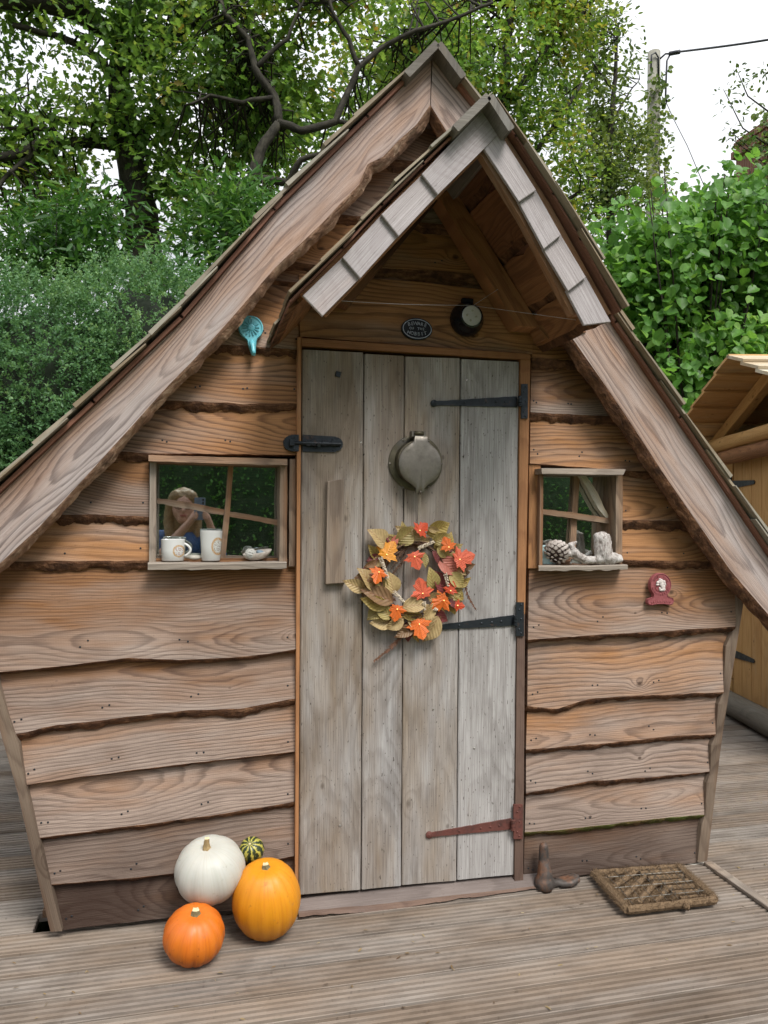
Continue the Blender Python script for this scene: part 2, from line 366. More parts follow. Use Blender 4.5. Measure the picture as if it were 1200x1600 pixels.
PITCHB, PWID = 0.1278, 0.1172
def plank_mesh(x0, x1, wid, grooves=5, depth=.0105, th=.030):
    prof = [(-wid/2, -th), (-wid/2, -.001), (-wid/2+.0008, 0)]
    p = (wid+.006)/grooves
    for k in range(grooves):
        a = -wid/2-.003+p*k + p*.5
        prof += [(a-p*.25, 0), (a-p*.225, -depth), (a+p*.225, -depth), (a+p*.25, 0)]
    prof += [(wid/2-.0008, 0), (wid/2, -.001), (wid/2, -th)]
    n = len(prof); xs = list(np.linspace(x0, x1, 14)); v = []; g = []; f = []
    for i, x in enumerate(xs):
        wz = .0012*N1(x*1.7, 3.3); wy = .0018*N1(x*.8, 9.1)
        for y, z in prof: v.append((x, y+wy, z+wz)); g.append((x, y, 0))
    for i in range(len(xs)-1):
        for k in range(n): f.append((i*n+k, (i+1)*n+k, (i+1)*n+(k+1) % n, i*n+(k+1) % n))
    f.append(tuple(range(n))); f.append(tuple(range(len(xs)*n-1, (len(xs)-1)*n-1, -1)))
    return mesh('plank', v, f, g, mat=M['deck'])
def deck():
    mb = MB()
    for x in np.arange(-4.8, 6.3, .6): mb.box((x, 2.3, -.10), (.022, 4.1, .07), ax=1)
    root = tag(mb.build('deck', M['jambold']), kind='structure')
    long_ = plank_mesh(-5.0, 6.2, PWID)
    # beside the left corner post the boards are cut short round a hole
    left_ = plank_mesh(-5.0, -.492, PWID); right_ = plank_mesh(-.30, 6.2, PWID)
    y0 = -.4865 + PITCHB/2                     # a joint of the photo lies at y = -0.4865
    k = -10
    while True:
        y = y0 + k*PITCHB
        if y > 6.3: break
        cut = 0.0 < y < .21
        for me in ((left_, right_) if cut else (long_,)):
            jx = random.uniform(-.02, .02)
            o = link('plank', me, root, mw=Matrix.Translation((jx if not cut else 0, y, DECK_Z+random.uniform(-.0025, .0025))),
                     color=(random.uniform(.55, 1), random.uniform(.82, 1), random.uniform(.86, 1)))
        k += 1
    return root
deck()

# ------------------------------------------------------------------ the hut
hut = empty('wooden_hut', (.8, .9, 0), 'crooked timber hut with waney-edged cladding, steep gable and shingled porch roof', 'hut')

def resample(P, n):
    P = np.array(P, float); d = np.r_[0, np.cumsum(np.hypot(*np.diff(P, axis=0).T))]; t = np.linspace(0, d[-1], n)
    return np.c_[np.interp(t, d, P[:, 0]), np.interp(t, d, P[:, 1])]
SEED = [1.0]
def strip(name, A, B, wA, wB, th, mat, parent, n=70, rows=4, wob=1.2, wobA=0.0, barkw=None, barkmat=None, drop=.02, color=None, pith=None, rough=.35, wf=9.0, bark_color=None, wave=0.0, lump=.0016, bf=4.0):
    """a board between edge A and edge B (photo points on planes wA, wB in front of the wall), th thick; barkw = width of the bark
    left on edge B, as one number or a list spread along it"""
    SEED[0] += 1.37; sd = SEED[0]
    a = resample(A, n); b = resample(B, n); v = []; g = []; f = []
    PA = []; PB = []
    for i in range(n):
        s = i/(n-1)
        PA.append(W(a[i, 0], a[i, 1] + wobA*FB(s*wf, sd+5), wA))
        PB.append(W(b[i, 0] + wob*.3*FB(s*wf, sd+2), b[i, 1] + wob*FB(s*wf, sd) + wave*math.sin(s*9+sd), wB))
    L = 0; mids = [(PA[i]+PB[i])/2 for i in range(n)]
    wid = (PA[n//2]-PB[n//2]).length
    py = random.uniform(-.5, .5)*wid if pith is None else pith
    dep = Vector((0, th, 0)); R = rows+1
    for i in range(n):
        if i: L += (mids[i]-mids[i-1]).length
        for j in range(R):
            t = j/rows; v.append(PA[i].lerp(PB[i], t)); g.append((L, t*(PA[i]-PB[i]).length-wid/2-py, sd))
        v.append(PB[i]+dep); g.append((L, wid/2-py+th, sd)); v.append(PA[i]+dep); g.append((L, -wid/2-py-th, sd))
    K = R+2
    for i in range(n-1):
        for k in range(K): f.append((i*K+k, i*K+(k+1) % K, (i+1)*K+(k+1) % K, (i+1)*K+k))
    f.append(tuple(range(K-1, -1, -1))); f.append(tuple((n-1)*K+k for k in range(K)))
    o = mk(name, v, f, mat, parent, g, color=color)
    at_ = o.data.attributes.new('acr', 'FLOAT', 'POINT'); at_.data.foreach_set('value', np.tile(np.r_[np.linspace(0, 1, R), 1, 0], n).astype(np.float32))
    if barkw is not None:
        bw = np.interp(np.linspace(0, 1, n*2), np.linspace(0, 1, len(barkw)), barkw) if hasattr(barkw, '__len__') else np.full(n*2, float(barkw))
        b2 = resample(B, n*2); v = []; g = []; f = []; L = 0; S = 5
        for i in range(n*2):
            s = i/(n*2-1); q = s*(n-1); i0 = min(int(q), n-2); e = PB[i0].lerp(PB[i0+1], q-i0)
            k_ = max(.8, bw[i]*(1+rough*FB(s*wf*1.6, sd+9)))
            e2 = W(b2[i, 0], b2[i, 1], wB); 
            # outward direction of the edge in the wall plane
            ia = max(i0-1, 0); ib = min(i0+2, n-1)
            t = (PB[ib]-PB[ia]).normalized(); inw = (PA[i0]-PB[i0]); nrm = inw - t*inw.dot(t); nrm.normalize()
            kk = k_/ppm(e)
            if i: L += (e-last).length
            last = e
            for j in range(S):
                t_ = j/(S-1); amp = lump*min(1, kk/.02)
                p = e - nrm*(kk*t_) + Vector((0, drop*(t_**1.5)-.0012, 0))
                if 0 < j: p += Vector((0, -abs(amp*FB(s*wf*bf, sd+j*3.3)), 0)) + nrm*amp*.8*FB(s*wf*bf*.8, sd+j*5.1)
                v.append(p); g.append((L, t_*kk, sd))
            v.append(e - nrm*(kk*.8) + Vector((0, drop+th*.6, 0))); g.append((L, kk, sd))
            v.append(e + nrm*.004 + Vector((0, drop+th*.6, 0))); g.append((L, 0, sd))
        K = S+2
        for i in range(n*2-1):
            for k in range(K): f.append((i*K+k, i*K+(k+1) % K, (i+1)*K+(k+1) % K, (i+1)*K+k))
        f.append(tuple(range(K-1, -1, -1))); f.append(tuple((n*2-1)*K+k for k in range(K)))
        mk('bark_edge', v, f, barkmat or M['bark'], o, g, color=bark_color)
    return o

# barge board edges (photo points on the plane 0.12 m in front of the wall)
BLU = [(674, 92), (575, 189), (430, 333), (287, 500), (150, 632), (0, 773), (-130, 893)]
BLL = [(672, 164), (650, 196), (624, 218), (597, 246), (575, 256), (560, 290), (538, 312), (500, 352), (430, 418), (362, 497), (300, 565), (245, 622), (187, 687), (120, 760), (60, 825), (0, 880), (-130, 1000)]
BRU = [(676, 92), (740, 172), (850, 340), (955, 507), (1055, 655), (1200, 872), (1226, 911)]
BRL = [(673, 166), (696, 203), (800, 390), (895, 530), (940, 594), (986, 662), (1035, 738), (1084, 809), (1140, 890), (1200, 960), (1224, 990)]
def xat(poly, y):
    P = sorted(poly, key=lambda p: p[1]); return float(np.interp(y, [p[1] for p in P], [p[0] for p in P]))
def xl(y): return xat(BLU, y)*.45 + xat(BLL, y)*.55
def xr(y): return xat(BRU, y)*.45 + xat(BRL, y)*.55

def clad(A, B, bark_=8, **k):
    wb_ = k.pop('wb', .034); wb_ = wb_*.84 if k.get('wt') is None else wb_
    o = strip('cladding_board', A, B, k.pop('wt', .004), wb_, .022, M['clad'], hut, barkw=bark_, **k)
    a = resample(A, 40); b = resample(B, 40); mb_ = MB()
    for i in (1, 2, 13, 14, 25, 26, 38) if k.get('n', 70) > 55 else (2, 20, 37):
        t = .80 + random.uniform(-.06, .06); w_ = .004+(wb_-.004)*t
        p = W(a[i, 0]*(1-t)+b[i, 0]*t, a[i, 1]*(1-t)+b[i, 1]*t, w_+.0004)
        mb_.lathe([(.0034, -.002), (.0034, .0006), (.0028, .0012), (.0002, .0014)], 8, wallframe(p))
    tag(mb_.build('nails', M['iron'], o, grain=False), kind='stuff')
    return o
NAILS = []
# gable boards above the door, from the ridge down
clad([(xl(128), 112), (xr(128), 115)], [(xl(246), 243), (646, 252), (760, 272)], [14, 18, 16, 14], color=(.95, 1, 1))
clad([(xl(236), 236), (770, 258)], [(xl(333), 331), (569, 339), (790, 360)], [12, 13, 12], color=(.9, 1, 1))
clad([(xl(325), 320), (800, 346)], [(xl(408), 404), (500, 414), (690, 424), (830, 438)], [14, 14, 20, 12], color=(.95, .8, 1))
clad([(xl(398), 396), (640, 410), (890, 432)], [(xl(430), 436), (600, 449), (700, 462), (890, 472)], [4, 8, 14, 10], color=(1, .7, 1), wb=.030)  # porch shade painted into this board's colour and the one above
# left of the door
clad([(xl(425), 424), (467, 433)], [(xl(538), 536), (400, 541), (467, 547)], [12, 12, 11], color=(.9, 1, 1))
clad([(xl(530), 530), (466, 537)], [(xl(626), 626), (300, 627), (380, 631), (466, 630)], [10, 14, 14, 12], color=(1, 1, 1))
clad([(xl(618), 618), (466, 620)], [(xl(702), 703), (230, 708), (466, 711)], [18, 18, 6, 2, 2, 2], color=(.9, 1, 1))
clad([(xl(692), 690), (233, 697)], [(xl(806), 805), (150, 804), (233, 807)], [14, 15, 13], color=(.95, 1, 1), n=50)
clad([(xl(798), 795), (233, 798)], [(xl(878), 877), (233, 876)], [14, 15, 14], color=(.78, 1, 1), n=50)
# below the windows: edges run from the left corner post to the door jamb
PL = [(-14, 980), (-9, 1050), (6, 1112), (25, 1160), (37, 1227), (58, 1317), (96, 1454)]
def pl(y): return xat(PL, y)
clad([(-60, 872), (150, 873), (462, 872)], [(-40, 1055), (90, 1042), (200, 1028), (280, 1031), (354, 1028), (420, 1022), (462, 1014)], [4, 5, 7, 5], color=(.82, 1, 1), wb=.045, n=110)
clad([(-20, 1035), (461, 1000)], [(17, 1148), (90, 1133), (200, 1120), (292, 1110), (380, 1107), (461, 1092)], [12, 13, 10, 13, 11], color=(.72, 1, 1), wb=.038, n=100)
clad([(14, 1135), (461, 1080)], [(37, 1226), (150, 1211), (300, 1192), (461, 1175)], [3, 4, 5, 4], color=(.62, 1, 1), wb=.034, n=100)
clad([(34, 1214), (460, 1162)], [(60, 1309), (200, 1291), (330, 1275), (460, 1252)], [7, 9, 8, 9], color=(.55, .9, 1), n=100)
clad([(56, 1298), (460, 1240)], [(80, 1382), (180, 1374), (270, 1365), (380, 1350), (460, 1338)], [5, 7, 6, 5], color=(.5, .55, 1), n=100)
clad([(78, 1372), (460, 1326)], [(98, 1453), (258, 1434), (460, 1412)], None, color=(.6, .47, .9), n=90, wb=.026)
# right of the door
clad([(833, 470), (xr(480), 480)], [(831, 560), (900, 563), (xr(570), 566)], [14, 13, 13], color=(1, .95, 1), n=50)
clad([(830, 552), (xr(555), 556)], [(829, 644), (900, 648), (xr(660), 652)], [12, 13, 14], color=(1, 1, 1), n=60)
clad([(829, 634), (xr(640), 640)], [(828, 724), (975, 735), (xr(742), 738)], [2, 2, 3, 12, 12], color=(.95, 1, 1), n=60)
clad([(972, 725), (xr(735), 730)], [(970, 812), (xr(822), 816)], [14, 15, 13], color=(1, 1, 1), n=40)
clad([(972, 803), (xr(815), 806)], [(970, 875), (xr(885), 878)], [9, 12, 10], color=(.95, 1, 1), n=40)
clad([(827, 873), (1157, 870)], [(825, 1000), (920, 993), (1060, 985), (1149, 979)], [6, 8, 9, 8], color=(.8, 1, 1), wb=.048, n=90)
clad([(825, 985), (1142, 966)], [(824, 1103), (870, 1108), (920, 1092), (1000, 1087), (1131, 1082)], [8, 9, 7, 8], color=(.75, 1, 1), wb=.040, n=90)
clad([(824, 1090), (1125, 1070)], [(822, 1171), (930, 1163), (1040, 1151), (1120, 1147)], [8, 9, 9, 8], color=(.7, 1, 1), wb=.036, n=90)
clad([(822, 1160), (1118, 1136)], [(822, 1239), (880, 1229), (920, 1221), (1020, 1214), (1112, 1205)], [8, 9, 9, 5], color=(.5, .9, 1), n=90)
clad([(822, 1228), (1109, 1194)], [(820, 1300), (880, 1297), (950, 1288), (1030, 1279), (1102, 1273)], [8, 9, 8, 7], color=(.4, .72, .97), bark_color=(1, 1, .55), n=90)
clad([(820, 1290), (1099, 1262)], [(818, 1377), (950, 1363), (1091, 1347)], None, color=(.45, .42, .93), n=80, wb=.026)
# lintel board under the porch
clad([(467, 428), (650, 440), (834, 462)], [(469, 526), (650, 540), (832, 553)], None, color=(1, .82, 1), wb=.03, wt=.03, wob=.4)  # darkened colour carries the shade of the porch roof

# barge boards with bark left on their lower edges
strip('barge_board', BLU, BLL, .135, .135, .03, M['barge'], hut, n=170, rows=5, wob=.8, barkw=[12, 15, 13, 12, 13, 12, 11, 12, 12, 11, 11, 12], barkmat=M['barkpale'], drop=.028, pith=.03, wf=18)
strip('barge_board', BRU, BRL, .133, .133, .03, M['barge'], hut, n=150, rows=5, wob=.8, barkw=[10, 14, 16, 14, 13, 14, 14, 12], barkmat=M['bark'], drop=.028, pith=.02, wf=16)
# dark wedge of bark where the boards meet the ridge
strip('ridge_block', [(655, 150), (700, 150)], [(640, 205), (662, 192), (690, 200), (706, 220)], .05, .05, .03, M['jambold'], hut, n=20)

# corner posts
strip('corner_post', [(-34, 968), (-20, 1060), (0, 1142), (28, 1240), (46, 1321), (79, 1456)], [(-14, 980), (-2, 1070), (12, 1118), (30, 1165), (41, 1232), (63, 1320), (97, 1455)], .045, .045, .07, M['frame'], hut, n=60, wob=.6, color=(.6, .62, 1))
strip('corner_post', [(1168, 900), (1160, 953), (1151, 1010), (1142, 1065), (1130, 1140), (1123, 1195), (1114, 1270), (1105, 1345)], [(1152, 900), (1149, 953), (1146, 985), (1134, 1010), (1130, 1083), (1122, 1100), (1119, 1148), (1111, 1165), (1110, 1207), (1104, 1222), (1102, 1273), (1096, 1290), (1090, 1347)], .05, .032, .07, M['frame'], hut, n=70, wob=.5, color=(.5, .68, 1))

# door frame: thin planed strips
def pxbox(name, quad, w0, w1, mat, parent, color=None, seed=0.0, n=2, along='v', lift=0.0):
    """a slat whose front outline is the photo quad (tl, tr, br, bl) on the plane w1, going back to w0"""
    SEED[0] += .77; sd = SEED[0]+seed
    fr = [W(x, y, w1+(lift if i_ > 1 else 0)) for i_, (x, y) in enumerate(quad)]; d = Vector((0, w1-w0, 0))
    b = .0015
    c = sum(fr, Vector())/4
    ins = [p + (c-p).normalized()*b*1.6 for p in fr]
    v = [p - Vector((0, 0, 0)) for p in ins] + [p + Vector((0, b, 0)) for p in fr] + [p + d for p in fr]
    f = [(3, 2, 1, 0)] + [(i, (i+1) % 4, (i+1) % 4+4, i+4) for i in range(4)] + [(i+4, (i+1) % 4+4, (i+1) % 4+8, i+8) for i in range(4)] + [(8, 9, 10, 11)]
    if along == 'v': g = [(p.z, p.x, sd) for p in v]
    elif along == 'y': g = [(p.y, p.x+p.z, sd) for p in v]
    elif along == 'd':
        t = ((fr[3]+fr[2])-(fr[0]+fr[1])).normalized(); u = t.cross(Vector((0, 1, 0))); g = [(p.dot(t), p.dot(u), sd) for p in v]
    else: g = [(p.x, p.z, sd) for p in v]
    g = [(a, bb - (min(q[1] for q in g)+max(q[1] for q in g))/2, c_) for a, bb, c_ in g]
    return mk(name, v, f, mat, parent, g, color=color)
pxbox('door_jamb', [(465, 526), (471, 526), (466, 1404), (461, 1404)], -.05, .043, M['jamb'], hut)
pxbox('door_jamb', [(813.5, 556), (829, 557), (820.5, 960), (808.5, 960)], -.05, .043, M['jamb'], hut)
pxbox('door_jamb', [(808.5, 960), (820.5, 960), (817.5, 1380), (804, 1380)], -.05, .042, M['jambold'], hut)
pxbox('door_lintel', [(471, 528), (829, 553), (829, 562), (471, 539.5)], -.05, .047, M['jamb'], hut, along='h')
# threshold with a waney front edge
thr = strip('threshold', [(469, 1404), (640, 1384), (842, 1364)], [(466, 1424), (600, 1412), (709, 1399), (842, 1384)], .02, .07, .06, M['jambold'], hut, n=50, wob=.8, barkw=[9, 10, 6, 3], barkmat=M['jambold'], drop=-.004, color=(.55, .8, 1))

# backing wall, inner walls, floor: the hut is a closed dark room
def uz(px, py): p = W(px, py, 0); return (p.x, p.z)
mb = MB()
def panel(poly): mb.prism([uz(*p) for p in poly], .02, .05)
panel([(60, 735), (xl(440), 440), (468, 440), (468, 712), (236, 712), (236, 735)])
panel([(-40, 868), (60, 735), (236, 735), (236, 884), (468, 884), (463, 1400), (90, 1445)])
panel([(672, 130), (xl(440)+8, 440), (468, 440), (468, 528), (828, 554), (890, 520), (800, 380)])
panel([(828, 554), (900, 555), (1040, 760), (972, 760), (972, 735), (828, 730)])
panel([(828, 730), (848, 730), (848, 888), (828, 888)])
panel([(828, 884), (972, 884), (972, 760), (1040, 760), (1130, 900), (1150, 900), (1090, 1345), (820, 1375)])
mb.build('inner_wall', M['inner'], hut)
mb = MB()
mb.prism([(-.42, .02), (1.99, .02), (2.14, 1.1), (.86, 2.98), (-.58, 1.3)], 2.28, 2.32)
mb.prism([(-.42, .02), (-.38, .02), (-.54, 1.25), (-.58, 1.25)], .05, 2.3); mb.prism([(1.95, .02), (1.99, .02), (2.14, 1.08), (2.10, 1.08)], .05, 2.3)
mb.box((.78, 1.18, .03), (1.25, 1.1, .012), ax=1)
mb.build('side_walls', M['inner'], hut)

# ---------------- roofs of shingle courses
def shingle_mesh(ln, wd_, th):
    mb = MB(); h = [(-ln/2, 0), (ln/2, 0), (ln/2, th), (-ln/2, th*.3)]       # local x down the slope, z out of the roof
    v = [(x, y, z) for y in (-wd_/2, wd_/2) for x, z in h]
    f = [(0, 1, 2, 3), (7, 6, 5, 4), (0, 4, 5, 1), (1, 5, 6, 2), (2, 6, 7, 3), (3, 7, 4, 0)]
    return mesh('shingle', v, f, [(p[0], p[1], 0) for p in v], mat=M['shingle'])
SH = {}
def roof_side(path, y_front, y_back, side, roof, expo, ln, nacross, th=.012, lift=.018):
    """path: (x, z) points from the ridge down; courses of shingles laid from the eave up"""
    P = np.array(path); d = np.r_[0, np.cumsum(np.hypot(*np.diff(P, axis=0).T))]; tot = d[-1]
    wd_ = (y_back-y_front)/nacross
    key = (round(ln, 3), round(wd_, 3), th)
    if key not in SH: SH[key] = [shingle_mesh(ln*random.uniform(.96, 1.04), wd_*.985, th*random.uniform(.85, 1.2)) for _ in range(4)]
    e = tot; k = 0
    while e > .05:
        ln_ = min(ln, e-.01)
        if ln_ < ln*.93: break
        def at(s):
            s = max(s, -.05); return np.array([np.interp(s, d, P[:, 0]), np.interp(s, d, P[:, 1])])
        a = at(max(e-ln, 0)); b = at(e); t = b-a; t /= np.linalg.norm(t); nv = np.array([-t[1], t[0]]);
        if nv[1] < 0: nv = -nv
        c = b - t*ln/2
        X = Vector((t[0], 0, t[1])); Z = Vector((nv[0], 0, nv[1])); Y = Z.cross(X)
        for q in range(nacross):
            yy = y_front + wd_*(q+.5) + (random.uniform(-.012, .012) if q == 0 else 0)
            tilt = R_(1.9)+random.uniform(-.006, .006)
            Mx = Matrix((X, Y, Z)).transposed().to_4x4(); Mx = Mx @ Matrix.Rotation(-tilt*0, 4, 'Y')
            jl = random.uniform(-.012, .012)
            Mx.translation = Vector((c[0], yy, c[1])) + Z*(lift + random.uniform(0, .004) + .004*(k % 2)) + X*jl
            # tilt so that the butt rides on the course below
            Mx = Mx @ Matrix.Rotation(-R_(1.6), 4, 'Y')
            link('shingle', random.choice(SH[key]), roof, mw=Mx, color=(random.uniform(.6, 1), random.uniform(.85, 1), random.uniform(.75, 1)))
        e -= expo; k += 1
def sheathing(paths, y_front, y_back, th, lift, name='roof', mat=None):
    mb = MB()
    for path in paths:
        for i in range(len(path)-1):
            a = Vector((path[i][0], 0, path[i][1])); b = Vector((path[i+1][0], 0, path[i+1][1])); t = (b-a).normalized()
            nv = Vector((-t.z, 0, t.x)); nv = nv if nv.z > 0 else -nv
            L = (b-a).length; c = (a+b)/2 + nv*(lift+th/2)
            X = t; Y = Vector((0, 1, 0)); Zv = X.cross(Y)
            rot = Matrix((X, Y, Zv)).transposed()
            mb.box((c.x, (y_front+y_back)/2, c.z), (L/2+.004, (y_back-y_front)/2, th/2), rot, seed=i, ax=0)
    return mb.build(name, mat or M['sheath'], hut)
def upath(pts, w): return [(W(x, y, w).x, W(x, y, w).z) for x, y in pts]
PLm = upath([(675, 90)] + BLU[1:], .135); PRm = upath([(675, 90)] + BRU[1:], .133)
roof = sheathing([PLm, PRm], -.155, 2.4, .012, .002)
roof_side(PLm, -.185, 2.45, -1, roof, .168, .30, 6, lift=.018)
roof_side(PRm, -.185, 2.45, 1, roof, .168, .30, 6, lift=.018)
def ridge_cap(apex, lend, rend, w0, back, th, roof):
    A = W(*apex, w0); Lp = W(*lend, w0); Rp = W(*rend, w0)
    for e, sgn in ((Lp, -1), (Rp, 1)):
        t = (e-A); L = t.length; t.normalize(); nv = Vector((-t.z, 0, t.x)); nv = nv if nv.z > 0 else -nv
        rot = Matrix((t, Vector((0, 1, 0)), t.cross(Vector((0, 1, 0))))).transposed()
        mb = MB(); c = (A+e)/2; mb.box((c.x+t.x*(0 if sgn < 0 else .006), (-w0+back)/2, c.z-th*.5*nv.z), (L/2, (w0+back)/2, th/2), rot, ax=1, bev=.003)
        mb.build('ridge_board', M['ridge'], roof, color=(.8, .9, .8))
ridge_cap((684, 63), (636, 112), (723, 116), .20, 2.45, .026, roof)

# ---------------- porch
WP = .55
porch_l = upath([(762, 163), (660, 262), (596, 326), (535, 393), (455, 474)], WP)
porch_r = upath([(762, 163), (800, 218), (858, 308), (900, 378), (962, 488)], WP)
proof = sheathing([porch_l, porch_r], -WP-.02, -.0, .006, .001, 'porch_roof')
roof_side(porch_l, -WP-.045, -.0, -1, proof, .15, .27, 4, th=.007, lift=.009)
roof_side(porch_r, -WP-.045, -.0, 1, proof, .15, .27, 4, th=.007, lift=.009)
ridge_cap((764, 145), (712, 196), (798, 198), WP+.065, 0.0, .024, proof)
# fascia shakes, each lapping over the next one down
for i, q in enumerate([[(757, 169), (782, 207), (684, 304), (659, 272)], [(661, 271), (685, 303), (623, 369), (596, 335)], [(598, 333), (624, 367), (563, 435), (535, 402)], [(537, 400), (563, 434), (504, 494), (473, 462)]]):
    o = pxbox('fascia_shake', [q[1], q[0], q[3], q[2]], WP-.005, WP+.006, M['shake'], hut, along='d', color=(.3 if i < 3 else .8, 1, 1), lift=.014)
for i, q in enumerate([[(781, 207), (838, 297), (811, 315), (756, 232)], [(837, 296), (877, 367), (850, 389), (810, 315)], [(876, 366), (916, 433), (888, 455), (848, 388)], [(915, 431), (955, 503), (938, 500), (913, 508), (885, 454)]]):
    q = q if len(q) == 4 else [q[0], q[1], q[3], q[4]]
    pxbox('fascia_shake', [q[0], q[3], q[2], q[1]][::-1] if False else [q[3], q[0], q[1], q[2]], WP-.006, WP+.005, M['shake'], hut, along='d', color=(.35, 1, 1), lift=.014)
# backing boards behind the shakes; their inner edges show
strip('porch_rafter', [(760, 170), (640, 288), (470, 458)], [(752, 240), (686, 306), (512, 492)], WP-.008, WP-.008, .03, M['soffit'], hut, n=20, wob=.2)
strip('porch_rafter', [(764, 170), (860, 320), (955, 490)], [(748, 236), (812, 338), (893, 492)], WP-.010, WP-.010, .03, M['frame'], hut, n=20, wob=.2)
# soffit boards run from the front to the wall, with bark edges between them
def soffit(path, k0, k1, color=None):
    P = np.array(path); d = np.r_[0, np.cumsum(np.hypot(*np.diff(P, axis=0).T))]
    at = lambda s: np.array([np.interp(s, d, P[:, 0]), np.interp(s, d, P[:, 1])])
    SEED[0] += 2.1
    a, b = at(k0*d[-1]), at(k1*d[-1]); t = (b-a)/np.linalg.norm(b-a); nv = np.array([-t[1], t[0]]); nv = nv if nv[1] > 0 else -nv
    n = 16; v = []; g = []; f = []
    vb = []; gb = []
    for i in range(n):
        y = -WP+.035 + (WP-.035)*i/(n-1)
        wv = .012*FB(i*.35, SEED[0]); wv2 = .012*FB(i*.35, SEED[0]+4)
        q0 = a + t*wv; q1 = b + t*wv2
        for q, off in ((q0, -.012), (q1, -.012), (q1, 0), (q0, 0)):
            p = q + nv*off; v.append((p[0], y, p[1])); g.append((y, np.dot(q-a, t)-.06, SEED[0]))
        for q, off in ((q1-t*.004, -.011), (q1+t*.03, -.004), (q1+t*.03, 0), (q1-t*.004, 0)):
            p = q + nv*off; vb.append((p[0], y, p[1])); gb.append((y, off, SEED[0]))
    for i in range(n-1):
        for k in range(4): f.append((i*4+k, i*4+(k+1) % 4, (i+1)*4+(k+1) % 4, (i+1)*4+k))
    f += [(3, 2, 1, 0), tuple((n-1)*4+k for k in range(4))]
    o = mk('soffit_board', v, f, M['soffit'], hut, g, color=color)
    mk('bark_edge', vb, f, M['bark'], o, gb)
for pth in (porch_l, porch_r):
    for k0, k1 in ((.02, .20), (.25, .50), (.55, .78), (.82, .98)): soffit(pth, k0, k1, (1, random.uniform(.6, .85), 1))  # lowered green paints the porch's shade into the soffit colour
# rafter against the wall under the right slope, and the wall plate below it
pxbox('wall_rafter', [(684, 306), (708, 292), (845, 512), (808, 510)], .04, .12, M['soffit'], hut, along='d', color=(1, .8, 1))
pxbox('wall_plate', [(842, 508), (912, 511), (916, 519), (850, 530)], .06, .14, M['soffit'], hut, along='y', color=(1, .7, 1))
pxbox('wall_rafter', [(690, 306), (672, 292), (520, 470), (545, 478)], .04, .10, M['soffit'], hut, along='d', color=(1, .6, 1))
# ------------------------------------------------------------------ door
mb = MB(); dq = [uz(474, 552), uz(810, 570), uz(802, 1366), uz(469, 1396)]; mb.prism(dq, -.012, .012)
door = mb.build('door', M['inner'], hut)
DW = .034                                                 # plane of the door's face
for (q, col) in (([(472, 546), (568, 551), (563.5, 1390), (467.5, 1398)], (.9, .92, .95)), ([(569.5, 553), (631.5, 556), (626.5, 1384), (565.5, 1390)], (.7, .93, 1)),
                 ([(633, 557), (719, 560), (713, 1376), (628, 1383)], (.8, .98, 1)), ([(721, 561), (811.5, 565.5), (803, 1366.5), (714.5, 1375)], (.2, 1, .97))):
    n = 40; SEED[0] += 1.9; sd = SEED[0]; v = []; g = []; f = []
    for i in range(n):
        t = i/(n-1)
        l = (q[0][0]+(q[3][0]-q[0][0])*t, q[0][1]+(q[3][1]-q[0][1])*t); r = (q[1][0]+(q[2][0]-q[1][0])*t, q[1][1]+(q[2][1]-q[1][1])*t)
        pl_, pr_ = W(*l, DW), W(*r, DW); e = .0012
        pl_.x += e*FB(t*20, sd); pr_.x += e*FB(t*20, sd+3)
        cx = (pl_.x+pr_.x)/2
        row = [pl_+Vector((0, .018, 0)), pl_+Vector((0, .003, 0)), pl_+Vector((.004, 0, 0)), (pl_+pr_)/2+Vector((0, .0015, 0)), pr_+Vector((-.004, 0, 0)), pr_+Vector((0, .003, 0)), pr_+Vector((0, .018, 0))]
        v += row; g += [(p.z, p.x-cx+.02, sd) for p in row]
    for i in range(n-1):
        for k in range(6): f.append((i*7+k, i*7+k+1, (i+1)*7+k+1, (i+1)*7+k))
    f += [tuple(range(7)), tuple((n-1)*7+k for k in range(6, -1, -1))]
    mk('plank', v, f, M['doorw'], door, g, color=col)
pxbox('pull_handle', [(512, 752), (537, 748), (540, 911), (509, 913)], DW, DW+.024, M['sill'], door, color=(.9, .8, 1))
# square bolt head near the top and small nail heads
def disc(mb_, p, r, h, n=12, dome=0.0):
    fr = wallframe(p); mb_.lathe([(r, 0), (r, h*.7), (r*.8, h), (r*.3, h+dome), (.0002, h+dome)], n, fr)
mb = MB(); p = W(528, 585, DW); mb.box(p, (.009, .006, .009), Matrix.Rotation(.2, 3, 'Y')); mb.build('bolt_head', M['iron'], door)
mb = MB()
for x, y in ((729, 594), (737, 1290), (707, 1291), (531, 1290), (564, 691), (677, 1108), (741, 1169)): disc(mb, W(x, y, DW-.0005), .0035, .002, 8)
mb.build('nail_heads', M['steel'], door)

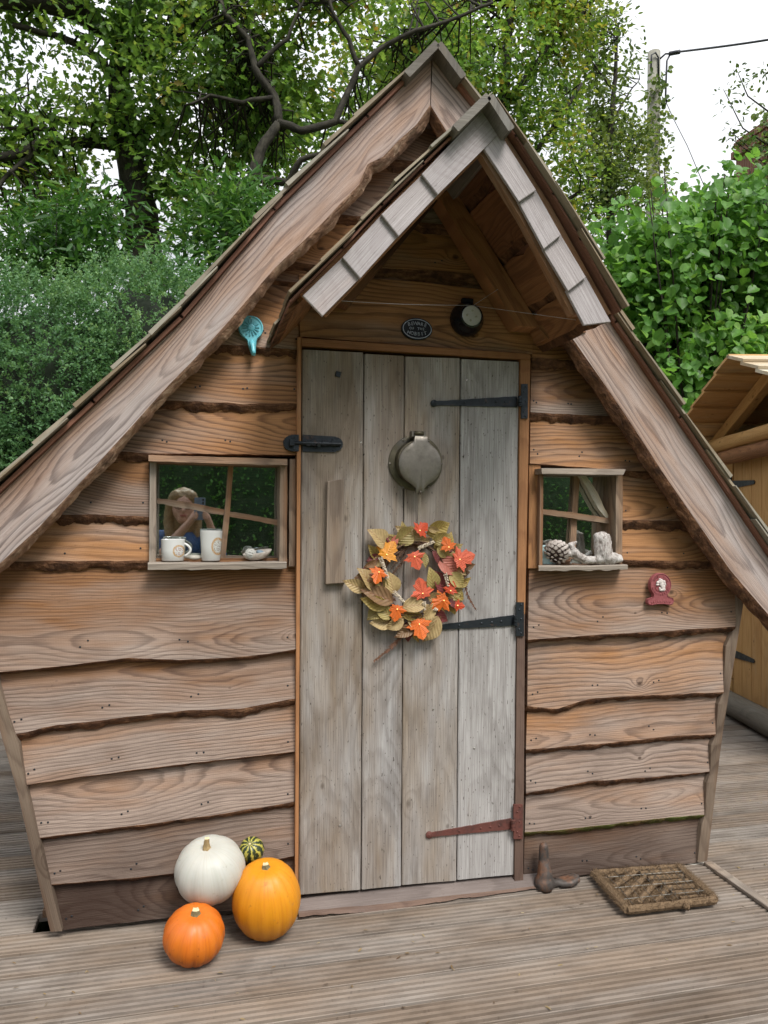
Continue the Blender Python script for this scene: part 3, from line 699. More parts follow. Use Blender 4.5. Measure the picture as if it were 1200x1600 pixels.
def strap_hinge(knob, tail_top, tail_bot, plate, mat, hidden=None):
    """tapering strap with a penny end, knuckle and a tall butt plate; one mesh"""
    h = DW + .0055; mb = MB()
    k = W(*knob, h); tt = W(*tail_top, h); tb = W(*tail_bot, h)
    mid = (tt+tb)/2; ax = (mid-k).normalized(); up = Vector((-ax.z, 0, ax.x)); up = up if up.z > 0 else -up
    wl = (tt-tb).length/2; ws = wl*.36; n = 14; poly = []
    for i in range(n):                                   # hammered, slightly scalloped edges
        t = i/(n-1); poly.append((t, ws+(wl-ws)*t + .0006*math.sin(i*2.4)))
    def P(t, u): q = k.lerp(mid, t) + up*u; return (q.x, q.z)
    pts = [P(t, u) for t, u in poly] + [P(t, -u) for t, u in reversed(poly)]
    mb.prism(pts, -h, -DW)
    disc(mb, k + Vector((0, .0055, 0)), ws*1.75, .0065, 18, .0005)
    for t in (.0, .36, .62, .74, .85): disc(mb, k.lerp(mid, t) + Vector((0, .0002, 0)), .0042, .002, 10, .0015)
    kn = W((tail_top[0]+plate[0])/2+1, (tail_top[1]+tail_bot[1])/2, .052)
    for j in range(3):                                   # knuckle in three barrels
        hh = (tt.z-tb.z); z0 = tb.z + hh*(j/3.0)+.001; z1 = tb.z + hh*((j+1)/3.0)-.001
        mb.tube([(kn.x, kn.y, z0), (kn.x, kn.y, z1)], .008, 12)
    q = [(plate[0], plate[1]), (plate[2], plate[1]), (plate[2], plate[3]), (plate[0], plate[3])]
    a = [W(x, y, .048) for x, y in q]
    mb.prism([(p.x, p.z) for p in a], -.049, -.042)
    cx = (a[0].x+a[1].x)/2
    for j, (dx, t) in enumerate(((.3, .07), (-.2, .22), (.3, .5), (-.2, .8), (.3, .92))):
        disc(mb, Vector((cx+dx*(a[1].x-a[0].x)*.5, -.0488, a[0].z+(a[3].z-a[0].z)*t)), .0035, .002, 10, .001)
    return autosmooth(mb.build('strap_hinge', mat, door))
strap_hinge((678.5, 630), (808, 619), (808, 636), (814.5, 600, 824.5, 654), M['iron'])
strap_hinge((668, 982), (803, 961), (803, 977.5), (806.5, 941, 818.5, 994), M['iron'])
strap_hinge((671, 1305), (799, 1279), (799, 1296), (802.5, 1257, 816.5, 1311), M['rust'])
door.children[-1]['label'] = 'rusty red lowest strap hinge'

# barrel bolt: the bolt on the door, its keep on the wall
def rounded(pts_px, w0, w1): return [(W(x, y, w1).x, W(x, y, w1).z) for x, y in pts_px]
def arc(cx, cy, rx, ry, a0, a1, n=10): return [(cx+rx*math.cos(R_(a0+(a1-a0)*i/(n-1))), cy-ry*math.sin(R_(a0+(a1-a0)*i/(n-1)))) for i in range(n)]
mb = MB(); mb.prism(rounded([(473, 679), (524, 682)] + arc(525, 694, 11, 11, 88, -88, 9) + [(524, 706.5), (473, 705.5)], 0, .039), -.0385, -.034)
B = .05
bolt_a, bolt_b = W(452, 691.5, B), W(533, 694, B)
mb.tube([bolt_a, bolt_b], .0065, 12)
for x in (482, 490, 507, 522):
    p = W(x, 692.5, B); mb.box(p + Vector((0, .005, 0)), (.0075, .0085, .0095), bev=.002)
p = W(497, 695, B); mb.tube([p, p+Vector((0, -.022, -.004))], [.0055, .0065], 10)
for x, y in ((485, 683), (519.5, 685), (485, 702), (520, 703)): disc(mb, W(x, y, .0385), .0035, .0018, 8)
autosmooth(mb.build('barrel_bolt', M['iron'], door))
mb = MB(); mb.prism(rounded([(467, 679), (455, 679)] + arc(455, 692, 12, 12, 92, 268, 11) + [(455, 705), (467, 705)], 0, .046), -.046, -.03)
p = W(456, 691.5, B+.005); mb.box(p, (.008, .010, .012), bev=.002)
for x, y in ((459.5, 683), (459.5, 702)): disc(mb, W(x, y, .046), .004, .0018, 8)
autosmooth(mb.build('bolt_keep', M['iron'], hut))

# bronze porthole cover on the door
pc = W(649, 723.5, DW); pr = 43.5/ppm(pc)
mb = MB(); fr = wallframe(pc)
mb.lathe([(pr, 0), (pr, .006), (pr*.97, .008), (pr*.80, .009), (pr*.78, .016), (pr*.775, .045), (pr*.70, .046), (pr*.68, .006)], 48, fr)
ring = autosmooth(mb.build('porthole', M['brassdk'], door), 35)
lid_c = W(656.5, 724.5, DW+.056); lr = 34.5/ppm(lid_c)
P = [(lr*math.cos(R_(a)), lr*math.sin(R_(a))) for a in range(-64, 57, 4)] + [(lr*(.50-.06), lr*.93), (lr*.36, lr*1.02), (lr*.33, lr*1.24), (-lr*.27, lr*1.26), (-lr*.31, lr*1.04), (-lr*.44, lr*.92)]
P += [(lr*math.cos(R_(a)), lr*math.sin(R_(a))) for a in range(124, 245, 4)] + [(-lr*.30, -lr*1.02), (-lr*.20, -lr*1.12), (-lr*.19, -lr*1.33), (-lr*.09, -lr*1.34), (-lr*.08, -lr*1.22), (lr*.08, -lr*1.22), (lr*.09, -lr*1.34), (lr*.19, -lr*1.33), (lr*.20, -lr*1.12), (lr*.30, -lr*1.02)]
mb = MB(); n = len(P); v = []; f = []
for (s_, y) in ((1.0, .0), (1.0, -.008), (.965, -.0105), (.80, -.0125), (.4, -.0145)):
    v += [lid_c + Vector((x*s_, y+.006, z*s_)) for x, z in P]
v.append(lid_c + Vector((0, -.009, 0)))
for j in range(4):
    for i in range(n): f.append((j*n+i, j*n+(i+1) % n, (j+1)*n+(i+1) % n, (j+1)*n+i))
f += [(4*n+i, 4*n+(i+1) % n, 5*n) for i in range(n)] + [tuple(range(n-1, -1, -1))]
mb.add(v, f)
hb = W(654, 679, DW+.050); mb.box(hb + Vector((0, .012, .0)), (.026, .016, .012), bev=.004, ax=0)
autosmooth(mb.build('porthole_lid', M['brass'], door), 40)
mb = MB(); mb.tube([hb+Vector((-.017, -.007, .004)), hb+Vector((.017, -.007, .004))], .007, 12); mb.build('porthole_hinge_pin', M['brassdk'], door, smooth=True)
mb = MB()
for x, y in ((629.5, 688), (670, 689), (609, 724.5), (690.5, 725), (630, 762), (669.5, 761)): disc(mb, W(x, y, DW+.008), .0042, .0022, 10, .001)
p = W(656.5, 768, DW+.05); mb.lathe([(.007, -.03), (.007, .004), (.004, .008)], 12, wallframe(p))
mb.build('porthole_screws', M['brass'], door)
mb = MB()                                              # two pale cords hanging from the lid
for dx in (-.0035, .004): mb.tube([W(656+dx*300, 773, DW+.03), W(655+dx*250, 800, DW+.012), W(654+dx*220, 868, DW+.006)], .0014, 6)
mb.build('cord', plain('pale_cord', (.45, .38, .30), .9), door)

# ------------------------------------------------------------------ windows
def glassmat():
    s = NG('window_glass'); t = s.n('BsdfTransparent'); t.inputs[0].default_value = (.80, .88, .86, 1)
    g = s.n('BsdfGlossy'); g.inputs['Roughness'].default_value = .012; g.inputs['Color'].default_value = (.95, 1, .98, 1)
    n = s.noise(s.tex('Object'), 3.5, 1); bp = s.bump(n, .02, .01); s.set(g.inputs['Normal'], bp)
    fr = s.n('Fresnel'); fr.inputs[0].default_value = 1.9
    m_ = s.n('MixShader'); s.set(m_.inputs[0], s.ma('MULTIPLY_ADD', fr.outputs[0], 3.6, .03, clamp=True)); s.t.links.new(t.outputs[0], m_.inputs[1]); s.t.links.new(g.outputs[0], m_.inputs[2])
    d = s.n('BsdfDiffuse'); d.inputs[0].default_value = (.5, .5, .46, 1)
    dust = s.rng(s.noise(s.tex('Object'), 9, 5, .7), .45, .8, .0, .05)
    m2 = s.n('MixShader'); s.set(m2.inputs[0], dust); s.t.links.new(m_.outputs[0], m2.inputs[1]); s.t.links.new(d.outputs[0], m2.inputs[2])
    return s.done(m2.outputs[0])
M['glass'] = glassmat()
def window(quad_glass, depth, tilt_x, tilt_z):
    """pane set back by depth behind the wall plane"""
    c = sum((W(x, y, -depth) for x, y in quad_glass), Vector())/4
    rot = Matrix.Rotation(tilt_z, 3, 'Z') @ Matrix.Rotation(tilt_x, 3, 'X')
    v = []
    for o in (0, .003):
        for x, y in quad_glass:
            p = W(x, y, -depth) - c; v.append(rot @ Vector((p.x, o, p.z)) + c)
    return v, [(0, 1, 2, 3), (7, 6, 5, 4), (0, 4, 5, 1), (1, 5, 6, 2), (2, 6, 7, 3), (3, 7, 4, 0)]
GD = .055
def fstick(name, pts, wid, w0, w1, mat, parent, color=None, wob=.8, n=30):
    """rough stick along photo points, wid pixels wide"""
    A = []; B_ = []
    P = resample(pts, n)
    for i in range(n):
        t = P[min(i+1, n-1)]-P[max(i-1, 0)]; t /= np.linalg.norm(t); nn = np.array([t[1], -t[0]])
        ww = wid if not hasattr(wid, '__len__') else float(np.interp(i/(n-1), np.linspace(0, 1, len(wid)), wid))
        A.append(tuple(P[i]+nn*ww/2)); B_.append(tuple(P[i]-nn*ww/2))
    return strip(name, A, B_, w1, w1, w1-w0, mat, parent, n=n, rows=2, wob=wob, wobA=wob, color=color)
# --- left window
wl = strip('window', [(232, 711), (340, 714), (449, 717)], [(232, 720), (340, 724), (449, 727)], .075, .08, .11, M['frame'], hut, n=30, wob=.6, wobA=.5, color=(.95, .85, .95))
fstick('window_jamb', [(239, 720), (238.5, 800), (238, 880)], 10, -.05, .045, M['sill'], wl, color=(.9, .95, .9))
fstick('window_jamb', [(443.5, 727), (443, 800), (442.5, 879)], [10, 12, 11, 12], -.05, .052, M['frame'], wl, color=(.9, 1, 1))
fstick('window_jamb', [(457.5, 717), (457, 800), (456.5, 885)], [9, 10.5, 10, 10], -.02, .026, M['frame'], wl, color=(1, .95, 1))
def sill(name, quad_back, quad_front, z_th, mat, parent, color):
    """sill board: top face from the back edge (photo points at the glass) to the front edge"""
    n = 30; a = resample(quad_back, n); b = resample(quad_front, n); v = []; g = []; f = []; SEED[0] += 1.1
    for i in range(n):
        p = W(*a[i], -GD-.03); q = W(b[i][0], b[i][1]+.6*FB(i*.3, SEED[0]), .075); p.z = q.z+.003
        mid = p.lerp(q, .5); row = [p, mid, q + Vector((0, .004, .002)), q + Vector((0, 0, -.003)), q + Vector((0, 0.001, -z_th+.004*FB(i*.4, SEED[0]+3))), p + Vector((0, 0, -z_th))]
        v += row; g += [(r.x, r.y+r.z, SEED[0]) for r in row]
    for i in range(n-1):
        for k in range(6): f.append((i*6+k, i*6+(k+1) % 6, (i+1)*6+(k+1) % 6, (i+1)*6+k))
    f += [tuple(range(5, -1, -1)), tuple((n-1)*6+k for k in range(6))]
    return mk(name, v, f, mat, parent, g, color=color)
sill('window_sill', [(246, 868), (436, 868)], [(231, 880), (340, 880), (448, 878.5)], .021, M['sill'], wl, (.75, .9, .88))
vv, ff = window([(240, 716), (442, 722), (442, 876), (240, 876)], GD, R_(1.55), R_(-.67))
mk('pane', vv, ff, M['glass'], wl)
fstick('glazing_bar', [(361, 724), (356, 790), (351, 840), (348, 878)], [8, 8, 9, 7.5], -GD+.004, -GD+.030, M['frame'], wl, color=(.8, 1, 1))
fstick('glazing_bar', [(244, 782), (300, 791), (350, 801)], [8, 10, 9], -GD+.004, -GD+.028, M['frame'], wl, color=(.9, 1, 1))
fstick('glazing_bar', [(357, 803), (400, 810), (439, 818)], [8, 8, 9], -GD+.004, -GD+.028, M['frame'], wl, color=(.85, 1, 1))
fstick('glazing_bar', [(244, 872), (340, 873), (440, 874)], 9, -GD-.02, -GD+.012, M['sill'], wl, color=(.8, 1, 1))
# --- right window
wr = strip('window', [(846, 731.5), (915, 732), (978, 733)], [(847, 740), (915, 741), (974, 742)], .08, .085, .11, M['sill'], hut, n=24, wob=.4, color=(.85, 1, 1))
fstick('window_jamb', [(846.5, 738), (846, 810), (845, 884)], 5, -.06, .045, M['frame'], wr, color=(1, .95, 1))
fstick('window_jamb', [(968, 740), (967.5, 810), (967, 886)], [10, 11, 10, 11], -.06, .036, M['frame'], wr, color=(.9, 1, 1))
strip('window_post', [(827, 724), (826.5, 800), (825.5, 888)], [(845, 726), (844.5, 800), (843.5, 888)], .022, .022, .02, M['clad'], hut, n=20, wob=.2, color=(1, 1, 1))
sill('window_sill', [(852, 872), (955, 871)], [(842, 884), (910, 885), (981, 883)], .017, M['sill'], wr, (.3, 1, 1))
vv, ff = window([(846, 736), (968, 738), (968, 882), (846, 882)], GD, R_(.8), R_(.4))
mk('pane', vv, ff, M['glass'], wr)
fstick('glazing_bar', [(902, 738), (899, 790), (894, 876)], [9, 8.5, 9], -GD+.003, -GD+.018, M['frame'], wr, color=(.8, 1, 1))
fstick('glazing_bar', [(848, 799), (900, 806), (961, 815)], [8, 9, 8], -GD+.022, -GD+.04, M['frame'], wr, color=(.7, 1, 1))
fstick('glazing_bar', [(909, 742), (920, 757), (930, 775), (939, 793), (950, 809)], [8, 10, 11, 9, 5], -GD+.006, -GD+.036, M['pinepale'], wr, color=(.7, .95, 1))
# a leaning brace inside, seen through the glass
strip('inner_brace', [(262, 790), (330, 866)], [(246, 806), (306, 876)], -.16, -.16, .03, M['frame'], hut, n=10, wob=.1, color=(.4, 1, 1))
# ------------------------------------------------------------------ helpers for small things
def text_part(name, items, mat, parent, depth=.0015):
    """items: (character, Matrix placing it in the plane x/z facing the viewer, size); one mesh of raised letters"""
    mb = MB()
    for ch, Mx, size in items:
        cu = bpy.data.curves.new('t', 'FONT'); cu.body = ch; cu.size = size; cu.align_x = 'CENTER'; cu.align_y = 'CENTER'; cu.extrude = depth; cu.resolution_u = 2
        ob = bpy.data.objects.new('t', cu); COL.objects.link(ob)
        dg = bpy.context.evaluated_depsgraph_get(); me = ob.evaluated_get(dg).to_mesh()
        mb.add([Mx @ v.co for v in me.vertices], [tuple(p.vertices) for p in me.polygons])
        ob.evaluated_get(dg).to_mesh_clear(); bpy.data.objects.remove(ob); bpy.data.curves.remove(cu)
    return mb.build(name, mat, parent, grain=False)
def arc_text(txt, c, r, a0, a1, size, squash=1.0, inward=False):
    """letters along an arc about c (wall plane), from angle a0 to a1 in degrees"""
    out_ = []
    for i, ch in enumerate(txt):
        if ch == ' ': continue
        a = R_(a0+(a1-a0)*(i/(max(1, len(txt)-1))))
        p = Vector(c) + Vector((r*math.cos(a), 0, r*squash*math.sin(a)))
        rot = a-PI/2 if not inward else a+PI/2
        Mx = wallframe(p) @ Matrix.Rotation(rot*.9, 4, 'Z')
        out_.append((ch, Mx, size))
    return out_
def blob(name, chains, voxel, mat, parent=None, smooth_it=4, disp=0.0, dscale=20.0):
    """overlapping tapered limbs melted into one continuous surface; chains: lists of (point, radius)"""
    mb = MB()
    for ch in chains:
        for (p, r), (q, s) in zip(ch[:-1], ch[1:]):
            p, q = Vector(p), Vector(q); n = max(2, int((q-p).length/(min(r, s)*.6))+1)
            mb.tube([p.lerp(q, i/n) for i in range(n+1)], [r+(s-r)*i/n for i in range(n+1)], 12)
        for p, r in ch:
            mb.lathe([(max(1e-4, r*math.sin(PI*k/8)), -r*math.cos(PI*k/8)) for k in range(9)], 12, Matrix.Translation(Vector(p)))
    me = mesh(name, mb.v, mb.f); ob = bpy.data.objects.new('t', me); COL.objects.link(ob)
    md = ob.modifiers.new('r', 'REMESH'); md.mode = 'VOXEL'; md.voxel_size = voxel
    ms = ob.modifiers.new('s', 'SMOOTH'); ms.iterations = smooth_it; ms.factor = .5
    dg = bpy.context.evaluated_depsgraph_get(); m2 = bpy.data.meshes.new_from_object(ob.evaluated_get(dg)); bpy.data.objects.remove(ob)
    m2.name = name; m2.materials.clear()
    if disp:
        for v in m2.vertices: v.co += v.normal*disp*(mn.noise(v.co*dscale)+.5*mn.noise(v.co*dscale*2.3))
    m2.polygons.foreach_set('use_smooth', [True]*len(m2.polygons)); m2.materials.append(mat)
    return link(name, m2, parent)

# ------------------------------------------------------------------ things on the wall
# turquoise sun hook
M['turq'] = plain('turquoise_enamel', (.10, .42, .50), .35, .3, 60, .2, col2=(.19, .55, .62))
hc = W(392, 512.2, .045); k = 1/ppm(hc)
hook = empty('wall_hook', hc, 'turquoise cast hook with a sun face, on the wall above the left window', 'hook')
P = [(19.3*k*math.cos(R_(a)), 19*k*math.sin(R_(a))) for a in range(-55, 236, 8)]
P = P + [(-5.5*k, -20.5*k), (-4*k, -27*k), (2*k, -43*k), (7.5*k, -43*k), (8.5*k, -27*k), (9*k, -20.5*k)]
mb = MB(); fr = Matrix.Translation(hc); n = len(P); v = []; f = []
for s_, y in ((1, .008), (1, -.002), (.95, -.005), (.88, -.005), (.84, -.002)): v += [hc+Vector((x*s_, y, z*s_)) for x, z in P]
for j in range(4):
    for i in range(n): f.append((j*n+i, j*n+(i+1) % n, (j+1)*n+(i+1) % n, (j+1)*n+i))
f += [tuple(range(4*n, 5*n)), tuple(range(n-1, -1, -1))]; mb.add(v, f)
autosmooth(mb.build('plate', M['turq'], hook), 50)
mb = MB()
for i in range(14):
    a = 2*PI*i/14+.1; r0, r1 = 6.3*k, 12.8*k
    c = hc + Vector((math.cos(a)*(r0+r1)/2, -.0045, math.sin(a)*(r0+r1)/2)); mb.box(c, ((r1-r0)/2, .0022, .0019), Matrix.Rotation(-a, 3, 'Y'), bev=.0008)
mb.lathe([(6.6*k, 0), (6.2*k, .003), (4*k, .0055), (.0003, .0062)], 20, wallframe(hc+Vector((0, -.002, 0))))
for sx_ in (-1, 1): mb.box(hc+Vector((sx_*2.2*k, -.008, 1.6*k)), (.0018, .0008, .0008))
mb.box(hc+Vector((0, -.0085, -.2*k)), (.0008, .001, .0025)); mb.box(hc+Vector((0, -.0075, -2.8*k)), (.0028, .0008, .0006))
mb.build('sun_face', plain('shaded_turquoise', (.12, .45, .53), .4, .3, 60), hook, grain=False)
mb = MB(); mb.tube([hc+Vector((1.5*k, -.004, -21*k)), hc+Vector((2.8*k, -.010, -30*k)), hc+Vector((4*k, -.018, -38*k)), hc+Vector((4.6*k, -.026, -42.5*k))], [.009, .0085, .007, .0055], 12)
mb.build('prong', M['turq'], hook, smooth=True)
mb = MB(); disc(mb, hc+Vector((-1*k, -.004, 15*k)), .003, .002, 10, .001); mb.build('screw', M['steel'], hook)

# oval plate with writing
M['blackpaint'] = plain('black_enamel', (.010, .013, .020), .5, .2, 50, .1, spec=.25)
M['pewter'] = metal('worn_pewter_paint', (.42, .46, .52), .4, None, 0, .3)
oc_ = W(651, 514.5, .033); k = 1/ppm(oc_)
pq = empty('oval_plaque', oc_, 'small black oval plaque with raised silver lettering above the door', 'plaque')
def oval(a, b, y0, y1, mb_, n=40): mb_.prism([(oc_.x+a*k*math.cos(2*PI*i/n), oc_.z+b*k*math.sin(2*PI*i/n)) for i in range(n)], oc_.y-y1, oc_.y-y0)
mb = MB(); oval(25, 17, -.006, .006, mb); mb.build('plate', M['blackpaint'], pq, grain=False)
mb = MB(); n = 48
v = []; f = []
for rr in (1.0, .955):
    for y in (-.0055, -.0082): v += [oc_+Vector((23.4*k*rr*math.cos(2*PI*i/n), y, 15.4*k*(rr if rr == 1 else .93)*math.sin(2*PI*i/n))) for i in range(n)]
for i in range(n):
    j = (i+1) % n; f += [(n+i, n+j, 3*n+j, 3*n+i), (i, j, n+j, n+i), (2*n+i, 3*n+i, 3*n+j, 2*n+j)]
mb.add(v, f); mb.build('rim', M['pewter'], pq, grain=False)
cc = oc_+Vector((0, -.006, 0))
it = [(ch, wallframe(cc+Vector(((i-2.5)*5.3*k, 0, (8.3-.42*abs(i-2.5)**1.7)*k))) @ Matrix.Rotation(-(i-2.5)*.09, 4, 'Z'), 7.6*k) for i, ch in enumerate('BEWARE')]
it += [(ch, wallframe(cc+Vector(((i-2.5)*5.3*k, 0, (-8.3+.42*abs(i-2.5)**1.7)*k))) @ Matrix.Rotation((i-2.5)*.09, 4, 'Z'), 7.6*k) for i, ch in enumerate('HOBBIT')]
it += [(ch, wallframe(cc+Vector(((i-2.5)*4.2*k, 0, .1*k))), 5.6*k) for i, ch in enumerate('OF THE') if ch != ' ']
text_part('lettering', it, M['pewter'], pq, .0016)

# round black spotlight with a silver front
lc = W(728, 500, .033); k = 1/ppm(lc)
lamp = empty('wall_lamp', lc, 'round black wall lamp with a silver disc front under the porch', 'lamp')
mb = MB(); mb.lathe([(26.5*k, 0), (27*k, .006), (26*k, .022), (23*k, .035), (20*k, .048), (18.2*k, .060), (15.6*k, .0635), (15.2*k, .060)], 40, wallframe(lc))
autosmooth(mb.build('housing', plain('black_plastic', (.010, .011, .016), .22, .2, 30, .03), lamp), 40)
mb = MB(); mb.lathe([(15.4*k, .054), (15.4*k, .0615), (14.6*k, .0622), (.0003, .0622)], 36, wallframe(lc))
def brushed():
    s = NG('brushed_disc'); x, y, z = s.sep(s.tex('Object')); 
    return s.done(s.pbr((.62, .64, .60), .38, .35, s.bump(s.noise(s.tex('Object'), 90, 3), .2, .002)))
mb.build('front_disc', brushed(), lamp, grain=False)
mb = MB()
for dx, dz in ((.5, 7.2), (-7.6, .6), (6.6, -1.6), (-2.2, -7.6)): mb.lathe([(1.7*k, .062), (1.7*k, .0655), (1.1*k, .0665), (.0002, .0667)], 12, wallframe(lc+Vector((dx*k, 0, dz*k))))
mb.build('led', plain('led_lens', (.5, .5, .42), .2), lamp, grain=False)
mb = MB(); mb.box(lc+Vector((0, -.012, 26*k)), (.020, .012, .014), bev=.004); mb.build('bracket', M['blackpaint'], lamp)

# red plaque with a white lion
rc = W(1031.5, 917, .047); k = 1/ppm(rc)
M['redpaint'] = plain('faded_red_paint', (.23, .055, .06), .55, .35, 90, .4, col2=(.30, .085, .09))
rp = empty('crest_plaque', rc, 'dark red cast plaque with a white lion crest, right of the small window', 'plaque')
P = [(18.6*k*math.cos(R_(a)), (18.6*math.sin(R_(a))+3)*k) for a in range(-52, 233, 8)]
P += [(-13*k, -16*k)] + [(-22.3*k, -19*k), (-23.5*k, -23*k), (-21.5*k, -27.5*k), (-17*k, -28.8*k), (-6*k, -27*k), (6*k, -27*k), (17*k, -28.8*k), (21.5*k, -27.5*k), (23.5*k, -23*k), (22.3*k, -19*k), (13*k, -16*k)]
mb = MB(); n = len(P); v = []; f = []
for s_, y in ((1, .012), (1, -.004), (.97, -.0065), (.93, -.0065), (.91, -.0045)): v += [rc+Vector((x*s_, y, z*s_)) for x, z in P]
for j in range(4):
    for i in range(n): f.append((j*n+i, j*n+(i+1) % n, (j+1)*n+(i+1) % n, (j+1)*n+i))
f += [tuple(range(4*n, 5*n)), tuple(range(n-1, -1, -1))]; mb.add(v, f); autosmooth(mb.build('plate', M['redpaint'], rp), 50)
mb = MB()
v = []; f = []; n = 36
for rr in (10.8, 10.0):
    for y in (-.004, -.0062): v += [rc+Vector((rr*k*math.cos(2*PI*i/n), y, (3+rr*math.sin(2*PI*i/n))*k)) for i in range(n)]
for i in range(n):
    j = (i+1) % n; f += [(n+i, n+j, 3*n+j, 3*n+i), (i, j, n+j, n+i), (2*n+i, 3*n+i, 3*n+j, 2*n+j)]
mb.add(v, f)
for i in range(9): mb.box(rc+Vector(((i-4)*3.9*k, -.005, (-23.2-.10*abs(i-4)**1.5*.8)*k)), (1.2*k, .0014, 1.5*k), Matrix.Rotation((i % 3-1)*.35, 3, 'Y'), bev=.0006)
for a in list(range(205, 336, 16)) + list(range(30, 70, 13)) + [-15, 195]:
    mb.box(rc+Vector((14.2*k*math.cos(R_(a)), -.005, (3+14.2*math.sin(R_(a)))*k)), (1.1*k, .0014, 1.7*k), Matrix.Rotation(PI/2-R_(a), 3, 'Y'), bev=.0006)
tag(mb.build('raised_relief', M['redpaint'], rp, grain=False), kind='stuff')
text_part('lettering', arc_text('THE', rc+Vector((0, -.005, 3*k)), 14.2*k, 146, 112, 5.2*k), M['redpaint'], rp, .0014)
mb = MB(); Y0 = rc.y-.006
def lump(dx, dz, a, b, r=0.0, h=.004):
    mb.lathe([(1, 0), (.9, .6), (.5, .95), (.01, 1)], 12, Matrix.Translation((rc.x+dx*k, Y0, rc.z+dz*k)) @ Matrix.Rotation(-r, 4, 'Y') @ Matrix(((a*k, 0, 0, 0), (0, 0, -h, 0), (0, b*k, 0, 0), (0, 0, 0, 1))))
for q in ((-.6, 8.6, 5.0, 4.3), (-5.5, 7.2, 3.2, 2.4), (-6.2, 3.6, 3.2, 1.7), (5.2, 8.0, 2.2, 2.8), (1.4, 4.2, 4.4, 4.6), (3.6, .2, 4.0, 4.4), (4.2, -3.6, 3.6, 3.2), (.2, -4.6, 4.4, 2.0), (6.6, 4.6, 1.7, 3.4, .4), (-2.2, -2.8, 1.8, 3.0, .3), (-2.2, 12, 2.2, 1.6)): lump(*q)
mb.build('lion', plain('worn_white_paint', (.72, .64, .60), .6, .3, 200, .3), rp, grain=False, smooth=True)

# ------------------------------------------------------------------ autumn wreath on the door
def wl_mat():
    s = NG('wreath_leaf'); gx, gy, gz = s.sep(s.attr('grain')); c0 = s.obj('Color')
    ve = s.ma('ABSOLUTE', s.ma('SINE', s.ma('MULTIPLY_ADD', s.ma('ABSOLUTE', gy), -26.0, s.ma('MULTIPLY', gx, 22.0))))
    k_ = s.ma('MAXIMUM', s.rng(ve, .12, .0, 0, .5), s.rng(s.ma('ABSOLUTE', gy), .025, .008, 0, .6))
    n = s.noise(s.tex('Object'), 9, 3)
    c = s.mix(s.rng(n, .35, .7, 0, .55), c0, s.mix(.5, c0, (.30, .10, .03), 'MULTIPLY'))
    c = s.mix(k_, c, s.mix(.6, c0, (.22, .06, .02)))
    a = s.pbr(c, .5, normal=s.bump(ve, .25, .02)); b = s.n('BsdfTranslucent'); s.set(b.inputs[0], c)
    o = s.n('MixShader'); o.inputs[0].default_value = .2; s.t.links.new(a, o.inputs[1]); s.t.links.new(b.outputs[0], o.inputs[2]); return s.done(o.outputs[0])
M['wleaf'] = wl_mat()
def oval_leaf(name, wr_, curl):
    v = []; f = []; n = 9
    for i in range(n):
        t = i/(n-1); w_ = wr_*math.sin(PI*min(1, t**.85))**(.7 if t < .5 else 1.15)*(1 if t < .98 else 0)
        for s_ in (-1, -.5, 0, .5, 1): v.append((t, s_*w_*.5, .10*abs(s_)*w_*2 - curl*(t-.5)**2 + .02*math.sin(t*9+s_*2)))
    for i in range(n-1):
        for k in range(4): f.append((i*5+k, i*5+k+1, (i+1)*5+k+1, (i+1)*5+k))
    return mesh(name, v, f, [(p[0], p[1], 0) for p in v], True, M['wleaf'])
def maple_leaf():
    o = []
    lob = [(-90, .34), (-62, .30), (-35, .55), (-20, .42), (2, .82), (14, .60), (24, .62), (38, .42), (52, .78), (64, .72), (74, .86), (90, 1.0)]
    pts = [(r*math.cos(R_(a)), r*math.sin(R_(a))) for a, r in lob]; pts += [(-x, y) for x, y in reversed(pts[1:-1])]
    v = [(0, 0, .05)] + [(x, y, .10*(math.hypot(x, y)**2)*(1 if i % 2 else .4) + .03*math.sin(5*x)) for i, (x, y) in enumerate(pts)]
    n = len(pts); f = [(0, i+1, (i+1) % n+1) for i in range(n)]
    return mesh('leaf', v, f, [(p[1], p[0], 0) for p in v], False, M['wleaf'])
wc = W(649, 907, DW+.03)
wreath = empty('autumn_wreath', wc, 'autumn wreath of tan and orange leaves hanging on the grey door', 'wreath')
def zq(x, y): return (530+x/5.217, 800+y/5.217)            # measured on an enlargement of the wreath
LM = [oval_leaf('leaf', .62, .35), oval_leaf('leaf', .5, .2), oval_leaf('leaf', .72, .3)]
TAN, OLV, BUR, PNK, YEL, BRN = (.50, .37, .17), (.40, .32, .11), (.20, .045, .045), (.50, .16, .11), (.48, .36, .10), (.22, .13, .06)
